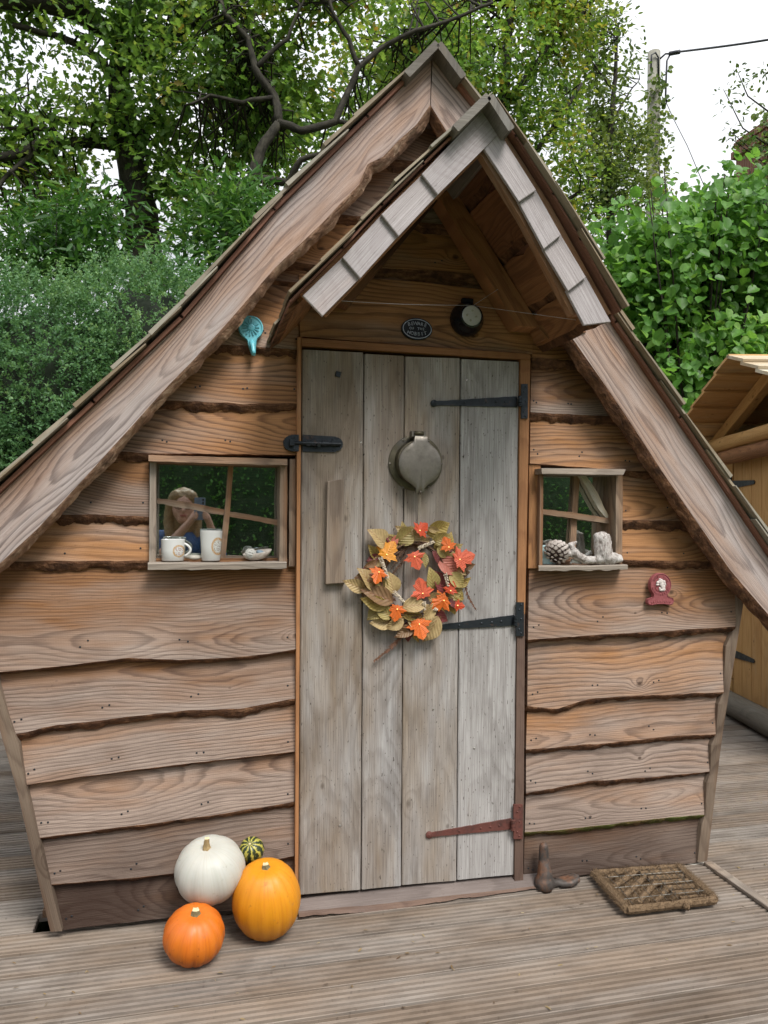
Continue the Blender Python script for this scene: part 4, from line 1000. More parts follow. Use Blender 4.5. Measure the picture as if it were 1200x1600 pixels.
L_ = [((400, 285), (262, 160), TAN, 2), ((225, 640), (58, 570), TAN, 1), ((310, 640), (180, 480), TAN, 0), ((385, 650), (305, 535), OLV, 0), ((450, 670), (410, 510), TAN, 2), ((450, 730), (215, 645), BRN, 1),
      ((445, 722), (222, 652), BUR, 1), ((400, 775), (205, 715), YEL, 1), ((440, 860), (305, 780), OLV, 0), ((430, 905), (275, 905), TAN, 0), ((530, 860), (400, 945), TAN, 0), ((515, 770), (695, 755), TAN, 0),
      ((495, 815), (665, 850), YEL, 1), ((620, 930), (475, 1010), BRN, 1), ((700, 750), (760, 860), TAN, 0), ((720, 700), (835, 690), TAN, 2), ((815, 850), (705, 1035), TAN, 0), ((790, 740), (690, 880), TAN, 1), ((860, 830), (815, 905), BRN, 1),
      ((885, 660), (785, 500), BUR, 0), ((770, 640), (745, 475), OLV, 0), ((810, 375), (945, 495), PNK, 2), ((900, 500), (1000, 600), OLV, 2), ((1005, 455), (1098, 430), BRN, 1), ((765, 315), (805, 410), BUR, 1),
      ((468, 255), (608, 140), OLV, 2), ((715, 180), (880, 105), YEL, 2), ((755, 245), (895, 195), OLV, 0), ((680, 320), (705, 440), OLV, 1), ((430, 285), (470, 195), PNK, 1), ((330, 350), (235, 395), BUR, 1),
      ((315, 400), (215, 445), BRN, 1), ((800, 290), (890, 360), OLV, 0), ((600, 160), (690, 110), OLV, 1), ((720, 130), (810, 150), TAN, 1), ((890, 720), (960, 770), BUR, 2), ((470, 960), (560, 990), BRN, 1), ((560, 870), (640, 960), TAN, 1)]
for i in range(56):                                       # fill leaves all round the ring
    an = 2*PI*i/56+random.uniform(-.1, .1); r0 = random.uniform(275, 350); da = random.uniform(-1.1, 1.1)+an; ln = random.uniform(105, 165)
    a = (615+r0*math.cos(an), 560-r0*.98*math.sin(an)); L_.insert(0, (a, (a[0]+ln*math.cos(da), a[1]-ln*math.sin(da)), random.choice([TAN, TAN, OLV, BRN, YEL, BUR]), random.randrange(3)))
for i, (a, b, c, kk) in enumerate(L_):
    w_ = DW + (.010 if i < 56 else .028) + random.uniform(0, .018); p = W(*zq(*a), w_); q = W(*zq(*b), w_+random.uniform(-.006, .012))
    X = (q-p); L = X.length*1.18; X.normalize(); Zv = Vector((random.uniform(-.45, .45), -1, random.uniform(-.3, .55))); Y = Zv.cross(X).normalized(); Zv = X.cross(Y)
    Mx = Matrix((X*L, Y*L, Zv*L)).transposed().to_4x4(); Mx.translation = p
    j = random.uniform(.85, 1.15); link('leaf', LM[kk], wreath, mw=Mx, color=tuple(x*j for x in c))
MP = maple_leaf()
ORA, COR, RED, YOR = (.80, .17, .02), (.80, .15, .07), (.62, .07, .015), (.80, .32, .02)
bulbmat = NG('warm_fairy_light'); bulbmat = bulbmat.done(bulbmat.pbr((.9, .6, .25), .3, emis=((1, .62, .2), .9)))
for (x, y, r, c, a) in [(385, 345, 95, YOR, -35), (322, 488, 78, ORA, 160), (612, 362, 84, COR, 200), (655, 150, 74, RED, -50), (890, 285, 66, ORA, 20), (980, 385, 100, COR, -75), (678, 662, 96, COR, 15), (850, 720, 92, ORA, 120), (962, 760, 48, RED, -100), (470, 790, 76, ORA, 170), (650, 912, 98, ORA, 190), (905, 640, 60, RED, -20)]:
    p = W(*zq(x, y), DW+.052+random.uniform(-.004, .006)); L = 1.4*r/5.217/ppm(p)
    Zv = Vector((random.uniform(-.35, .35), -1, random.uniform(-.2, .4))).normalized(); Xv = Vector((1, 0, 0)); Xv = (Xv - Zv*Xv.dot(Zv)).normalized(); Y = Zv.cross(Xv)
    Mx = Matrix((Xv*L, Y*L, Zv*L)).transposed().to_4x4() @ Matrix.Rotation(R_(a), 4, 'Z'); Mx.translation = p
    link('maple_leaf', MP, wreath, mw=Mx, color=c)
    mb = MB(); mb.lathe([(.0002, 0), (.0019, .002), (.0019, .004), (.0002, .006)], 8, wallframe(p+Vector((0, -.003, 0)))); mb.build('fairy_light', bulbmat, wreath, grain=False, smooth=True)
M['twig'] = plain('brown_twig', (.16, .085, .05), .8, .5, 60, .3)
mb = MB(); RR = 56/ppm(wc)
for j in range(26):                                        # the wound ring of thin twigs
    ph = random.uniform(0, 2*PI); ln = random.uniform(1.2, 3.2); r0 = RR*random.uniform(.86, 1.12); r1 = RR*random.uniform(.86, 1.12); w_ = random.uniform(.0, .02)
    pts = [wc + Vector(((r0+(r1-r0)*t)*math.cos(ph+ln*t), .012-w_+.004*math.sin(9*t+j), (r0+(r1-r0)*t)*math.sin(ph+ln*t))) for t in np.linspace(0, 1, 14)]
    mb.tube(pts, random.uniform(.0012, .0026), 5)
mb.build('twig_ring', M['twig'], wreath, grain=False, smooth=True)
def plume(name, a, b, bend, wdt, mat, n=90):
    mb = MB(); p = W(*zq(*a), DW+.03); q = W(*zq(*b), DW+.014); d = (q-p); side = Vector((-d.z, 0, d.x)).normalized()
    C = lambda t: p + d*t + side*bend*math.sin(PI*t)
    mb.tube([C(t) for t in np.linspace(0, 1, 8)], [.0018*(1-.7*t) for t in np.linspace(0, 1, 8)], 5)
    for i in range(n):
        t = random.uniform(.12, 1); c = C(t); dr = (d.normalized()*random.uniform(.6, 1.3) + side*random.uniform(-1, 1) + Vector((0, random.uniform(-.6, .6), 0))).normalized(); L = 1.45*wdt*(1.15-.8*t)*random.uniform(.5, 1)
        u = dr.cross(Vector((0, 1, 0))).normalized()*.0022; mb.add([c-u, c+u, c+dr*L], [(0, 1, 2)])
    return mb.build(name, mat, wreath, grain=False)
M['plume'] = plain('russet_seed_head', (.20, .095, .055), .9, .4, 60)
plume('seed_plume', (590, 920), (285, 1215), .006, .018, M['plume'], 170); plume('seed_plume', (1005, 480), (1115, 795), -.012, .014, M['plume'], 130)
plume('seed_plume', (420, 470), (690, 160), .012, .020, M['twig'], 130); plume('seed_plume', (400, 640), (450, 720), .0, .02, M['twig'], 50); plume('seed_plume', (560, 320), (420, 520), .004, .016, M['twig'], 90)
M['cream'] = plain('cream_flower', (.72, .62, .48), .8, .2, 90)
for a, b in (((335, 370), (398, 540)), ((640, 300), (778, 240)), ((445, 650), (530, 738)), ((862, 500), (890, 608)), ((690, 730), (700, 800)), ((770, 785), (800, 800))):
    mb = MB(); p = W(*zq(*a), DW+.05); q = W(*zq(*b), DW+.05); L = (q-p).length; n = max(8, int(L/.0028))
    for i in range(n*5):
        t = random.random(); c = p.lerp(q, t); an = random.uniform(0, 2*PI); r = .0062*(1-.45*t); e = Vector((math.cos(an), math.sin(an), 0))
        ax = (q-p).normalized(); s1 = ax.cross(Vector((0, 1, 0))).normalized(); o_ = s1*math.cos(an)*r + Vector((0, 1, 0))*math.sin(an)*r
        mb.lathe([(.0002, -.0022), (.0024, 0), (.0002, .0022)], 5, Matrix.Translation(c+o_))
    mb.build('flower_spike', M['cream'], wreath, grain=False, smooth=True)

# ------------------------------------------------------------------ on the left window sill
SILL = W(340, 879, .075).z + .003
def china(name, region, kind):
    s = NG(name); x, y, z = s.sep(s.tex('Object'))
    cx, cz, a, b = region
    u = s.ma('DIVIDE', s.ma('SUBTRACT', x, cx), a); v_ = s.ma('DIVIDE', s.ma('SUBTRACT', z, cz), b)
    rr = s.ma('SQRT', s.ma('ADD', s.ma('MULTIPLY', u, u), s.ma('MULTIPLY', v_, v_)))
    front = s.rng(y, 0.0, -.004, 0, 1)
    n = s.noise(s.vec(x, 0, z), 420, 3, .6); n2 = s.noise(s.vec(x, 5, z), 230, 2)
    ring = s.ma('MULTIPLY', s.rng(s.ma('ABSOLUTE', s.ma('SUBTRACT', rr, .86)), .18, .10, 0, 1), s.rng(n, .38, .52, 0, 1))
    inner = s.ma('MULTIPLY', s.rng(rr, .75, .66, 0, 1), s.rng(n2, .50, .56, 0, 1))
    col = s.mix(s.ma('MULTIPLY', ring, front), (.66, .66, .635), (.50, .26, .06))
    ic = s.mix(s.rng(n, .45, .6, 0, 1), (.20, .14, .14), (.55, .22, .20)) if kind else s.mix(s.rng(n, .4, .6, 0, 1), (.12, .10, .11), (.45, .36, .26))
    col = s.mix(s.ma('MULTIPLY', s.ma('MULTIPLY', inner, front), .8), col, ic)
    return s.done(s.pbr(col, .16, spec=.6, coat=.3))
def cup(name, label, cx, py_t, py_b, half_t, half_b, w, mat, handle=None):
    b = W(cx, py_b, w); b.z = SILL; k_ = 1/ppm(b); H = (py_b-py_t)*k_
    root = empty(name, b, label, 'mug' if handle else 'beaker')
    rt, rb = half_t*k_, half_b*k_; mb = MB(); th = .0028
    mb.lathe([(.0003, 0), (rb*.9, 0), (rb, .003), (rb+(rt-rb)*.5, H*.5), (rt, H-.001), (rt-th*.5, H), (rt-th, H-.001), (rb-th, .006), (.0003, .005)], 44, None, True)
    o = link('body', mesh('body', mb.v, mb.f, None, True, mat), root, mw=Matrix.Translation(b)); autosmooth(o, 50)
    if handle:
        mb = MB(); pts = [(rt*.96+handle*(math.sin(PI*t)**.8), -.002-.004*0, H*(.80-.58*t)) for t in np.linspace(0, 1, 14)]
        mb.tube([Vector(p) for p in pts], [.0042]*14, 10); link('handle', mesh('handle', mb.v, mb.f, None, True, M['china_w']), root, mw=Matrix.Translation(b) @ Matrix.Rotation(R_(-12), 4, 'Z'))
    return root
M['china_w'] = plain('white_china', (.66, .66, .635), .16, .03, 20, .0, coat=.3)
cup('mug', 'short white china mug with a gold and rose crest, left on the window sill', 270, 846, 880, 18.5, 17.2, .012, china('mug_china', (.020, .034, .020, .021), True), .021)
cup('beaker', 'tall white china beaker with a gold oval portrait, on the left window sill', 329.5, 833, 880, 17.3, 14.2, .012, china('beaker_china', (.022, .050, .022, .030), False))
# shell with a ball of cord and a blue pebble
sc_ = W(402, 879, .015); sc_.z = SILL
shell = empty('shell_dish', sc_, 'pale scallop shell dish holding a white knot and blue pebble on the sill', 'shell')
mb = MB(); n = 30; v = []; f = []
for j, (r, h) in enumerate([(.15, .0), (.5, .003), (.82, .013), (1.0, .027), (.97, .0285), (.78, .016), (.45, .006), (.1, .004)]):
    for i in range(n):
        a = 2*PI*i/n; rib = 1+.03*math.sin(a*15)*(r > .4)
        v.append(Vector((.050*r*rib*math.cos(a), .026*r*rib*math.sin(a), h + .010*r*math.cos(a-.5)+.001*math.sin(a*15))) )
for j in range(7):
    for i in range(n): f.append((j*n+i, j*n+(i+1) % n, (j+1)*n+(i+1) % n, (j+1)*n+i))
f += [tuple(range(n-1, -1, -1)), tuple(range(7*n, 8*n))]
mb.add([p+sc_+Vector((0, 0, .003)) for p in v], f); mb.build('shell', plain('shell_white', (.68, .62, .54), .4, .35, 70, .3, col2=(.40, .33, .28)), shell, grain=False, smooth=True)
mb = MB()
for j in range(9):
    ax = Vector((random.uniform(-1, 1), random.uniform(-1, 1), random.uniform(-1, 1))).normalized(); u = ax.orthogonal().normalized(); w2 = ax.cross(u)
    mb.tube([sc_+Vector((-.024, -.006, .024)) + (u*math.cos(t)+w2*math.sin(t))*.0165 for t in np.linspace(0, 2*PI, 20)], .0036, 6, False)
mb.build('cord_knot', plain('white_cord', (.66, .65, .60), .9, .3, 120, .4), shell, grain=False, smooth=True)
mb = MB(); mb.lathe([(max(.0003, .018*math.sin(PI*k/8)), -.010*math.cos(PI*k/8)) for k in range(9)], 20, Matrix.Translation(sc_+Vector((.012, -.002, .026))) @ Matrix.Rotation(.4, 4, 'Y')); mb.build('pebble', plain('blue_pebble', (.27, .36, .42), .5, .3, 50), shell, grain=False, smooth=True)
p = W(304, 879, -.02); p.z = SILL
mb = MB(); mb.lathe([(max(.0003, .032*math.sin(PI*k/8)), -.0095*math.cos(PI*k/8)) for k in range(9)], 24, Matrix.Translation(p+Vector((.0, 0, .0095)))); tag(mb.build('flat_stone', plain('pale_stone', (.50, .47, .40), .7, .3, 60), grain=False, smooth=True), 'flat pale stone lying behind the two white cups', 'stone')
# dark tub indoors behind the glass
p = W(330, 828, -.14)
mb = MB(); mb.lathe([(.0003, -.20), (.042, -.20), (.046, .0), (.048, .004), (.044, .010), (.0003, .012)], 28, Matrix.Translation(p)); tag(autosmooth(mb.build('dark_tub', plain('dark_green_lid', (.05, .065, .06), .4), grain=False)), 'dark lidded tub standing indoors behind the tall white beaker', 'tub')

# ------------------------------------------------------------------ on the right window sill
SILR = W(910, 884, .075).z + .003
cc = W(869.5, 862, .03); ck = 1/ppm(cc); cc.z = SILR + 19.0*ck
cone = empty('pine_cone', Vector((cc.x, cc.y, SILR)), 'large brown pine cone with pale scale tips on the small window sill', 'pine cone')
M['conecore'] = plain('cone_core', (.045, .025, .018), .9, .4, 60); 
def conemat():
    s = NG('cone_scale'); gx, gy, gz = s.sep(s.attr('grain')); n = s.noise(s.tex('Object'), 4, 3)
    c = s.mix(s.rng(s.ma('MULTIPLY_ADD', n, .3, gx), .55, .85, 0, 1), (.12, .065, .045), (.60, .53, .48)); return s.done(s.pbr(c, .75, normal=s.bump(n, .4, .1)))
M['cone'] = conemat()
mb = MB(); mb.lathe([(max(.0003, 16.5*ck*math.sin(PI*k/10)), -15.5*ck*math.cos(PI*k/10)) for k in range(11)], 18, Matrix.Translation(cc)); mb.build('core', M['conecore'], cone, grain=False, smooth=True)
v = [(0, -.35, -.1), (0, .35, -.1), (.7, .55, .05), (.7, -.55, .05), (1.0, .32, .22), (1.0, -.32, .22), (1.06, 0, .42), (.75, 0, .40), (.6, 0, -.25)]
f = [(0, 1, 2, 7), (0, 7, 3), (7, 2, 4, 6), (3, 7, 6, 5), (0, 3, 5, 6, 8), (1, 8, 6, 4, 2), (0, 8, 1)]
sm = mesh('cone_scale', v, f, [(p[0], p[1], 0) for p in v], False, M['cone'])
tiltm = Matrix.Rotation(R_(-28), 3, 'X') @ Matrix.Rotation(R_(24), 3, 'Y')
NS = 92
for i in range(NS):
    z = 1-2*(i+.5)/NS; a = i*2.39996; r = math.sqrt(1-z*z)
    d = tiltm @ Vector((r*math.cos(a), r*math.sin(a), z)); up = tiltm @ Vector((0, 0, 1))
    if d.y > .55: continue
    Y = up.cross(d)
    if Y.length < .1: Y = Vector((1, 0, 0)).cross(d)
    Y.normalize(); X = (d + up*.35).normalized(); Zv = X.cross(Y).normalized(); Y = Zv.cross(X)
    S_ = 8.6*ck*(.62+.38*r); Mx = Matrix((X*S_, Y*S_*.78, Zv*S_)).transposed().to_4x4(); Mx.translation = cc + Vector((d.x*13.6*ck, d.y*13.6*ck, d.z*12.2*ck))
    link('cone_scale', sm, cone, mw=Mx)
def driftmat():
    s = NG('bleached_driftwood'); v_ = s.tex('Object'); x, y, z = s.sep(v_)
    n = s.noise(s.vec(s.ma('MULTIPLY', x, 60), s.ma('MULTIPLY', y, 60), s.ma('MULTIPLY', z, 24)), 1, 5, .7, 1.2); n2 = s.noise(v_, 45, 4, .6)
    c = s.ramp(n, [(.36, (.20, .16, .14)), (.47, (.44, .40, .37)), (.62, (.60, .57, .54))]); c = s.mix(s.rng(n2, .45, .7, 0, .5), c, (.40, .36, .33))
    return s.done(s.pbr(c, .85, normal=s.bump(n, .7, .008)))
M['drift'] = driftmat()
def WS(x, y, w): return W(x, y, w)
b = W(950, 884, .022); k = 1/ppm(b)
def B3(x, y, w=.048): q = W(x, y, w); return q
ch = [[(B3(940.5, 842), 11.5*k), (B3(942, 862), 12.2*k), (B3(944, 870), 11.5*k)], [(B3(933, 838), 6*k), (B3(936, 862), 8*k)], [(B3(949, 839), 5.5*k), (B3(949, 862), 8*k)],
      [(B3(944, 871), 11*k), (B3(957, 872), 9.5*k), (B3(967, 873), 6.8*k)], [(B3(936, 873), 9*k), (B3(955, 876), 7*k)]]
o = blob('driftwood_boot', ch, .0035, M['drift'], None, 2, .0022, 70); tag(o, 'bleached driftwood lump shaped like a boot on the small window sill', 'driftwood')
ch = [[(B3(932, 875), 5.5*k), (B3(915, 875), 6.5*k), (B3(903, 869), 7.2*k), (B3(896, 862), 7*k)], [(B3(896, 862), 6*k), (B3(892, 852), 5*k), (B3(900, 847), 2*k)], [(B3(893, 868), 4*k), (B3(889, 864), 4*k)]]
o = blob('driftwood_root', ch, .003, M['drift'], None, 2, .002, 80); tag(o, 'knobbly grey driftwood root between the pine cone and the boot shape', 'driftwood')
M['coral'] = plain('white_coral', (.68, .68, .64), .7, .2, 120, .4)
mb = MB(); mb.tube([B3(914, 869, -.01), B3(921, 864, -.01)], [.007, .006], 9); mb.tube([B3(919, 865, -.01), B3(923, 861, -.01)], .004, 7); mb.tube([B3(919, 865, -.01), B3(924.5, 865, -.01)], .0035, 7)
tag(mb.build('coral_piece', M['coral'], smooth=True, grain=False), 'short forked white coral stub poking up behind the driftwood root', 'coral')
mb = MB(); mb.tube([B3(893, 876, .035), B3(900, 878, .035), B3(909, 880.5, .035)], [.008, .007, .003], 9); mb.tube([B3(895, 877, .035), B3(891, 880, .035)], .004, 7)
tag(mb.build('coral_piece', M['coral'], smooth=True, grain=False), 'flat white coral chip lying at the foot of the driftwood root', 'coral')
p = W(853, 868, -.012); p.z = SILR; mb = MB(); k = 1/ppm(p)
mb.lathe([(.0003, 0), (15*k, 0), (16*k, .004), (16*k, 22*k), (13*k, 28*k), (.0003, 29.5*k)], 28, Matrix.Translation(p)); tag(mb.build('blue_jar', plain('pale_blue_glaze', (.40, .58, .60), .25, .1, 30), smooth=True, grain=False), 'pale blue glazed jar half hidden behind the pine cone', 'jar')

# ------------------------------------------------------------------ pumpkins
def pumpkinmat(name, c1, c2, c3, rough=.36, nrib=12, sp=40):
    s = NG(name); v_ = s.tex('Object'); x, y, z = s.sep(v_)
    n = s.noise(v_, sp, 4, .6); n2 = s.noise(v_, 7, 2); an = s.ma('ARCTAN2', y, x)
    st = s.noise(s.vec(s.ma('MULTIPLY', s.ma('COSINE', an), 22), s.ma('MULTIPLY', s.ma('SINE', an), 22), s.ma('MULTIPLY', z, 9)), 1, 3)
    c = s.mix(s.rng(n2, .35, .65, 0, 1), c1, c2); c = s.mix(s.rng(st, .5, .72, 0, .45), c, c3); c = s.mix(s.rng(n, .64, .72, 0, .5), c, tuple(q*.5 for q in c3)); c = s.mix(s.rng(s.noise(v_, 17, 4, .7), .62, .70, 0, .45), c, tuple(.5*a+.5*b for a, b in zip(c3, (.30, .24, .14))))
    return s.done(s.pbr(c, s.rng(n, .3, .7, rough-.06, rough+.14), normal=s.bump(n, .12, .003), spec=.5, sss=.08))
def pumpkin(name, label, c, rx, rz, mat, ribs=12, depth=.05, tilt=(0, 0), stem=(.012, .03, .0), stemmat=None, seed=1, dimple=.16, flat=0.0, cat='pumpkin'):
    root = empty(name, Vector((c.x, c.y, c.z-rz)), label, cat)
    nu, nv = 72, 30; v = []; f = []; rnd = random.Random(seed); ph = rnd.uniform(0, 6); amp = [rnd.uniform(.6, 1.25) for _ in range(ribs)]
    for j in range(nv+1):
        th = PI*j/nv
        for i in range(nu):
            a = 2*PI*i/nu; q = a*ribs/(2*PI)+ph + .18*math.sin(2*a+ph); kq = int(q) % ribs
            g_ = abs(math.sin(PI*q)); rib = -depth*amp[kq]*(1-g_**.30)*math.sin(th)**.5
            rr = math.sin(th)**.92*(1+rib) * (1+.025*math.sin(a+seed)) ; zz = math.cos(th)
            zz -= dimple*math.exp(-(math.sin(th)/.33)**2)*(1 if zz > 0 else -.6)
            zz += flat*.0
            v.append(Vector((rx*rr*math.cos(a), rx*rr*math.sin(a), rz*zz*(1+.02*math.cos(a*1+seed*2)*math.sin(th)))))
    for j in range(nv):
        for i in range(nu): f.append((j*nu+i, j*nu+(i+1) % nu, (j+1)*nu+(i+1) % nu, (j+1)*nu+i))
    Mx = Matrix.Translation(c) @ Matrix.Rotation(tilt[0], 4, 'X') @ Matrix.Rotation(tilt[1], 4, 'Y')
    link('fruit', mesh('fruit', v, f, None, True, mat), root, mw=Mx)
    if stem:
        r0, h, bend = stem; mb = MB(); n = 7; z0 = rz*(1-dimple)-.006; vv = []; ff = []; S = 14
        for j in range(n):
            t = j/(n-1); rr = r0*(1.75-1.9*t+1.15*t*t) if t < .9 else r0*.86
            for i in range(S):
                a = 2*PI*i/S; g_ = 1+.16*math.cos(a*5+t*1.4); vv.append((rr*g_*math.cos(a)+bend*t*t, rr*g_*math.sin(a), z0+h*t + (.0015*math.sin(a*3) if j == n-1 else 0)))
        for j in range(n-1):
            for i in range(S): ff.append((j*S+i, j*S+(i+1) % S, (j+1)*S+(i+1) % S, (j+1)*S+i))
        so = link('stem', mesh('stem', vv, ff, None, True, stemmat or M['stem']), root, mw=Mx)
        cap = [Vector(p) for p in vv[-S:]]; cz = sum(cap, Vector())/S + Vector((0, 0, .002))
        link('stem_cut', mesh('stem_cut', cap+[cz], [(i, (i+1) % S, S) for i in range(S)], None, True, M['stemcut']), so, mw=Mx)
    return root
M['stem'] = plain('pumpkin_stem', (.23, .20, .10), .8, .5, 90, .6); M['stemcut'] = plain('cut_stem', (.72, .60, .36), .8, .25, 120, .4); M['stemtan'] = plain('dry_stem', (.46, .32, .15), .8, .4, 90, .6)
c = Zp(303, 1457, .085); r = 47.5/ppm(c)
pumpkin('pumpkin', 'small deep orange pumpkin on the deck beneath the white one', Vector((c.x, c.y, .080)), r, .083, pumpkinmat('deep_orange_rind', (.56, .125, .008), (.62, .165, .010), (.40, .06, .006), .46), 13, .10, (R_(14), R_(3)), (.0115, .022, 0), seed=3, dimple=.14)
c = Zp(417.5, 1403, .125); r = 53.5/ppm(c)
pumpkin('pumpkin', 'tall bright orange pumpkin standing against the door jamb', Vector((c.x, c.y, .122)), r, .127, pumpkinmat('bright_orange_rind', (.62, .23, .006), (.68, .27, .008), (.50, .13, .006), .44), 15, .065, (R_(12), R_(-4)), (.0105, .020, 0), seed=5, dimple=.10)
c = W(327, 1359, .125); r = 54.5/ppm(c)
pumpkin('pumpkin', 'squat white pumpkin with a tall dry stem resting on the small orange one', c, r, .098, pumpkinmat('white_rind', (.50, .485, .43), (.46, .46, .41), (.39, .37, .28), .5), 10, .08, (R_(18), R_(-7)), (.0085, .045, .006), M['stemtan'], seed=8, dimple=.13)
def gourdmat():
    s = NG('striped_gourd_rind'); v_ = s.tex('Object'); x, y, z = s.sep(v_); an = s.ma('ARCTAN2', y, x)
    w1 = s.ma('SINE', s.ma('ADD', s.ma('MULTIPLY', an, 10.0), s.ma('MULTIPLY', s.noise(v_, 75, 3), 7.0)))
    n = s.noise(v_, 190, 3)
    c = s.mix(s.rng(s.ma('MULTIPLY_ADD', n, 3.2, w1), 1.5, 2.3, 0, 1), (.022, .036, .014), (.42, .38, .07)); return s.done(s.pbr(c, .4, normal=s.bump(w1, .15, .004)))
c = W(393, 1327.5, .062); r = 19.3/ppm(c)
pumpkin('gourd', 'tiny dark green gourd with yellow stripes wedged above the orange pumpkin', c, r, r*.97, gourdmat(), 10, .06, (R_(38), R_(-12)), (.004, .007, 0), plain('yellow_stub', (.55, .5, .12), .7), seed=2, dimple=.08, cat='gourd')

# ------------------------------------------------------------------ cobbler's last and coir mat
M['lastiron'] = metal('rusted_last', (.10, .085, .075), .6, (.22, .10, .05), .35, .4, 22)
def D3(x, y, z): return Zp(x, y, z)
b0 = Zp(853, 1389, 0.0); k = 1/ppm(b0)
def U(dx, dz, dy=0.0): return b0 + Vector((dx*k, dy, dz*k))
ch = [[(U(-2, 64, .01), 7.2*k), (U(-2, 45, .01), 8.2*k), (U(-2, 22), 12*k), (U(-3, 9), 16*k)], [(U(-8, 4, -.01), 5*k), (U(4, 5), 6*k)], [(U(-8, 8, -.012), 9*k), (U(6, 9, .012), 10*k)], [(U(2, 9), 9*k), (U(18, 7), 6*k), (U(36, 7), 6.2*k), (U(54, 11, .006), 5.5*k)], [(U(22, 7, .012), 5.5*k), (U(38, 7, .022), 6*k), (U(52, 11, .018), 5*k)], [(U(26, 6, -.008), 5.5*k), (U(38, 7, -.016), 6*k), (U(52, 10, -.008), 5*k)]]
tag(blob('shoe_last', ch, .0035, M['lastiron'], None, 5, .0006, 60), 'rusty iron cobbler\'s last standing beside the door threshold', 'shoe last')
M['coir'] = plain('coir_bristle', (.22, .145, .078), .95, .55, 160, .5, col2=(.12, .078, .045)); M['coirwire'] = metal('galvanised_wire', (.26, .25, .22), .4, (.2, .12, .06), .2, .8)
A_, B_, C_, D_ = Zp(921, 1356, .03), Zp(1060, 1353, .03), Zp(1117, 1408, .02), Zp(980, 1424, .02)
dz = max(0, A_.y+.045, B_.y+.05)
for q in (A_, B_): q.y = min(q.y, -.05)
mat_ = empty('coir_doormat', (A_+C_)/2-Vector((0, 0, .02)), 'wire-bound brown coir brush doormat lying askew on the deck', 'doormat')
def brush(name, p, q, r, n, parent, up=.6):
    mb = MB(); p, q = Vector(p), Vector(q); ax = (q-p).normalized(); s1 = ax.cross(Vector((0, 0, 1))).normalized(); L = (q-p).length
    m_ = max(6, int(L/.012)); mb.tube([p.lerp(q, i/m_) for i in range(m_+1)], [r*.62*(1+.18*FB(i*.9, p.x*9)) for i in range(m_+1)], 8)
    for i in range(n):
        t = random.random(); c = p.lerp(q, t); a = random.uniform(-.35, PI+.35); d = s1*math.cos(a) + Vector((0, 0, 1))*math.sin(a) + ax*random.uniform(-.45, .45); d.normalize()
        Lb = r*random.uniform(.8, 1.3); e = d.cross(ax).normalized()*.0010; e = e + ax*random.uniform(-.0006, .0006)
        mb.add([c-e, c+e, c+d*Lb], [(0, 1, 2)])
    return mb.build(name, M['coir'], parent, grain=False)
A2, B2, C2, D2 = [Vector((p.x, p.y, .024)) for p in (A_, B_, C_, D_)]
for p, q in ((A2, B2), (B2, C2), (C2, D2), (D2, A2)): brush('border_brush', p, q, .023, 1900, mat_)
mc = lambda s, t: A2.lerp(B2, s).lerp(D2.lerp(C2, s), t)
M1, M2 = .44, .56
rows = [((.06, .42), (.44, .06)), ((.10, .66), (.52, .20)), ((.16, .88), (.56, .40)), ((.34, .92), (.60, .62)), ((.06, .20), (.22, .06)), ((.52, .92), (.64, .80))]
for (a, b_) in rows: brush('brush_row', mc(*a), mc(*b_), .017, 560, mat_)
for i in range(6):
    t = .10+.155*i; brush('brush_row', mc(.50+.03*i, t), mc(.94, t+.02), .0165, 560, mat_)
mb = MB(); nb_ = 3600                                      # matted bristle under the rows
for i in range(nb_):
    s, t = random.uniform(.05, .95), random.uniform(.05, .95); c = mc(s, t) - Vector((0, 0, .018)); d_ = Vector((random.uniform(-1, 1), random.uniform(-1, 1), random.uniform(.2, 1.3))).normalized()*random.uniform(.012, .022); e_ = d_.cross(Vector((.3, .2, 1))).normalized()*.0011
    mb.add([c-e_, c+e_, c+d_], [(0, 1, 2)])
q4 = [mc(.03, .03), mc(.97, .03), mc(.97, .97), mc(.03, .97)]; mb.add([p-Vector((0, 0, .0165)) for p in q4]+[p-Vector((0, 0, .022)) for p in q4], [(0, 1, 2, 3), (7, 6, 5, 4), (0, 4, 5, 1), (1, 5, 6, 2), (2, 6, 7, 3), (3, 7, 4, 0)])
mb.build('matted_base', M['coir'], mat_, grain=False)
mb = MB()
for i in range(7):
    s = .08+.13*i; mb.tube([mc(s, .05)+Vector((0, 0, .012)), mc(s+.01, .5)+Vector((0, 0, .014)), mc(s, .95)+Vector((0, 0, .012))], .0011, 5)
for i in range(3): t = .2+.3*i; mb.tube([mc(.04, t)+Vector((0, 0, .010)), mc(.96, t)+Vector((0, 0, .010))], .0009, 5)
for i in range(60):
    s, t = random.uniform(.5, .95), random.uniform(.08, .92); c = mc(s, t); mb.tube([c+Vector((-.006, 0, .004)), c+Vector((0, 0, .016)), c+Vector((.006, 0, .004))], .0010, 4)
mb.build('wire_lattice', M['coirwire'], mat_, grain=False)
brush('loose_tuft', mc(.62, 1.0)+Vector((-.005, -.012, .0)), mc(.62, 1.0)+Vector((.012, -.02, -.006)), .016, 260, mat_)
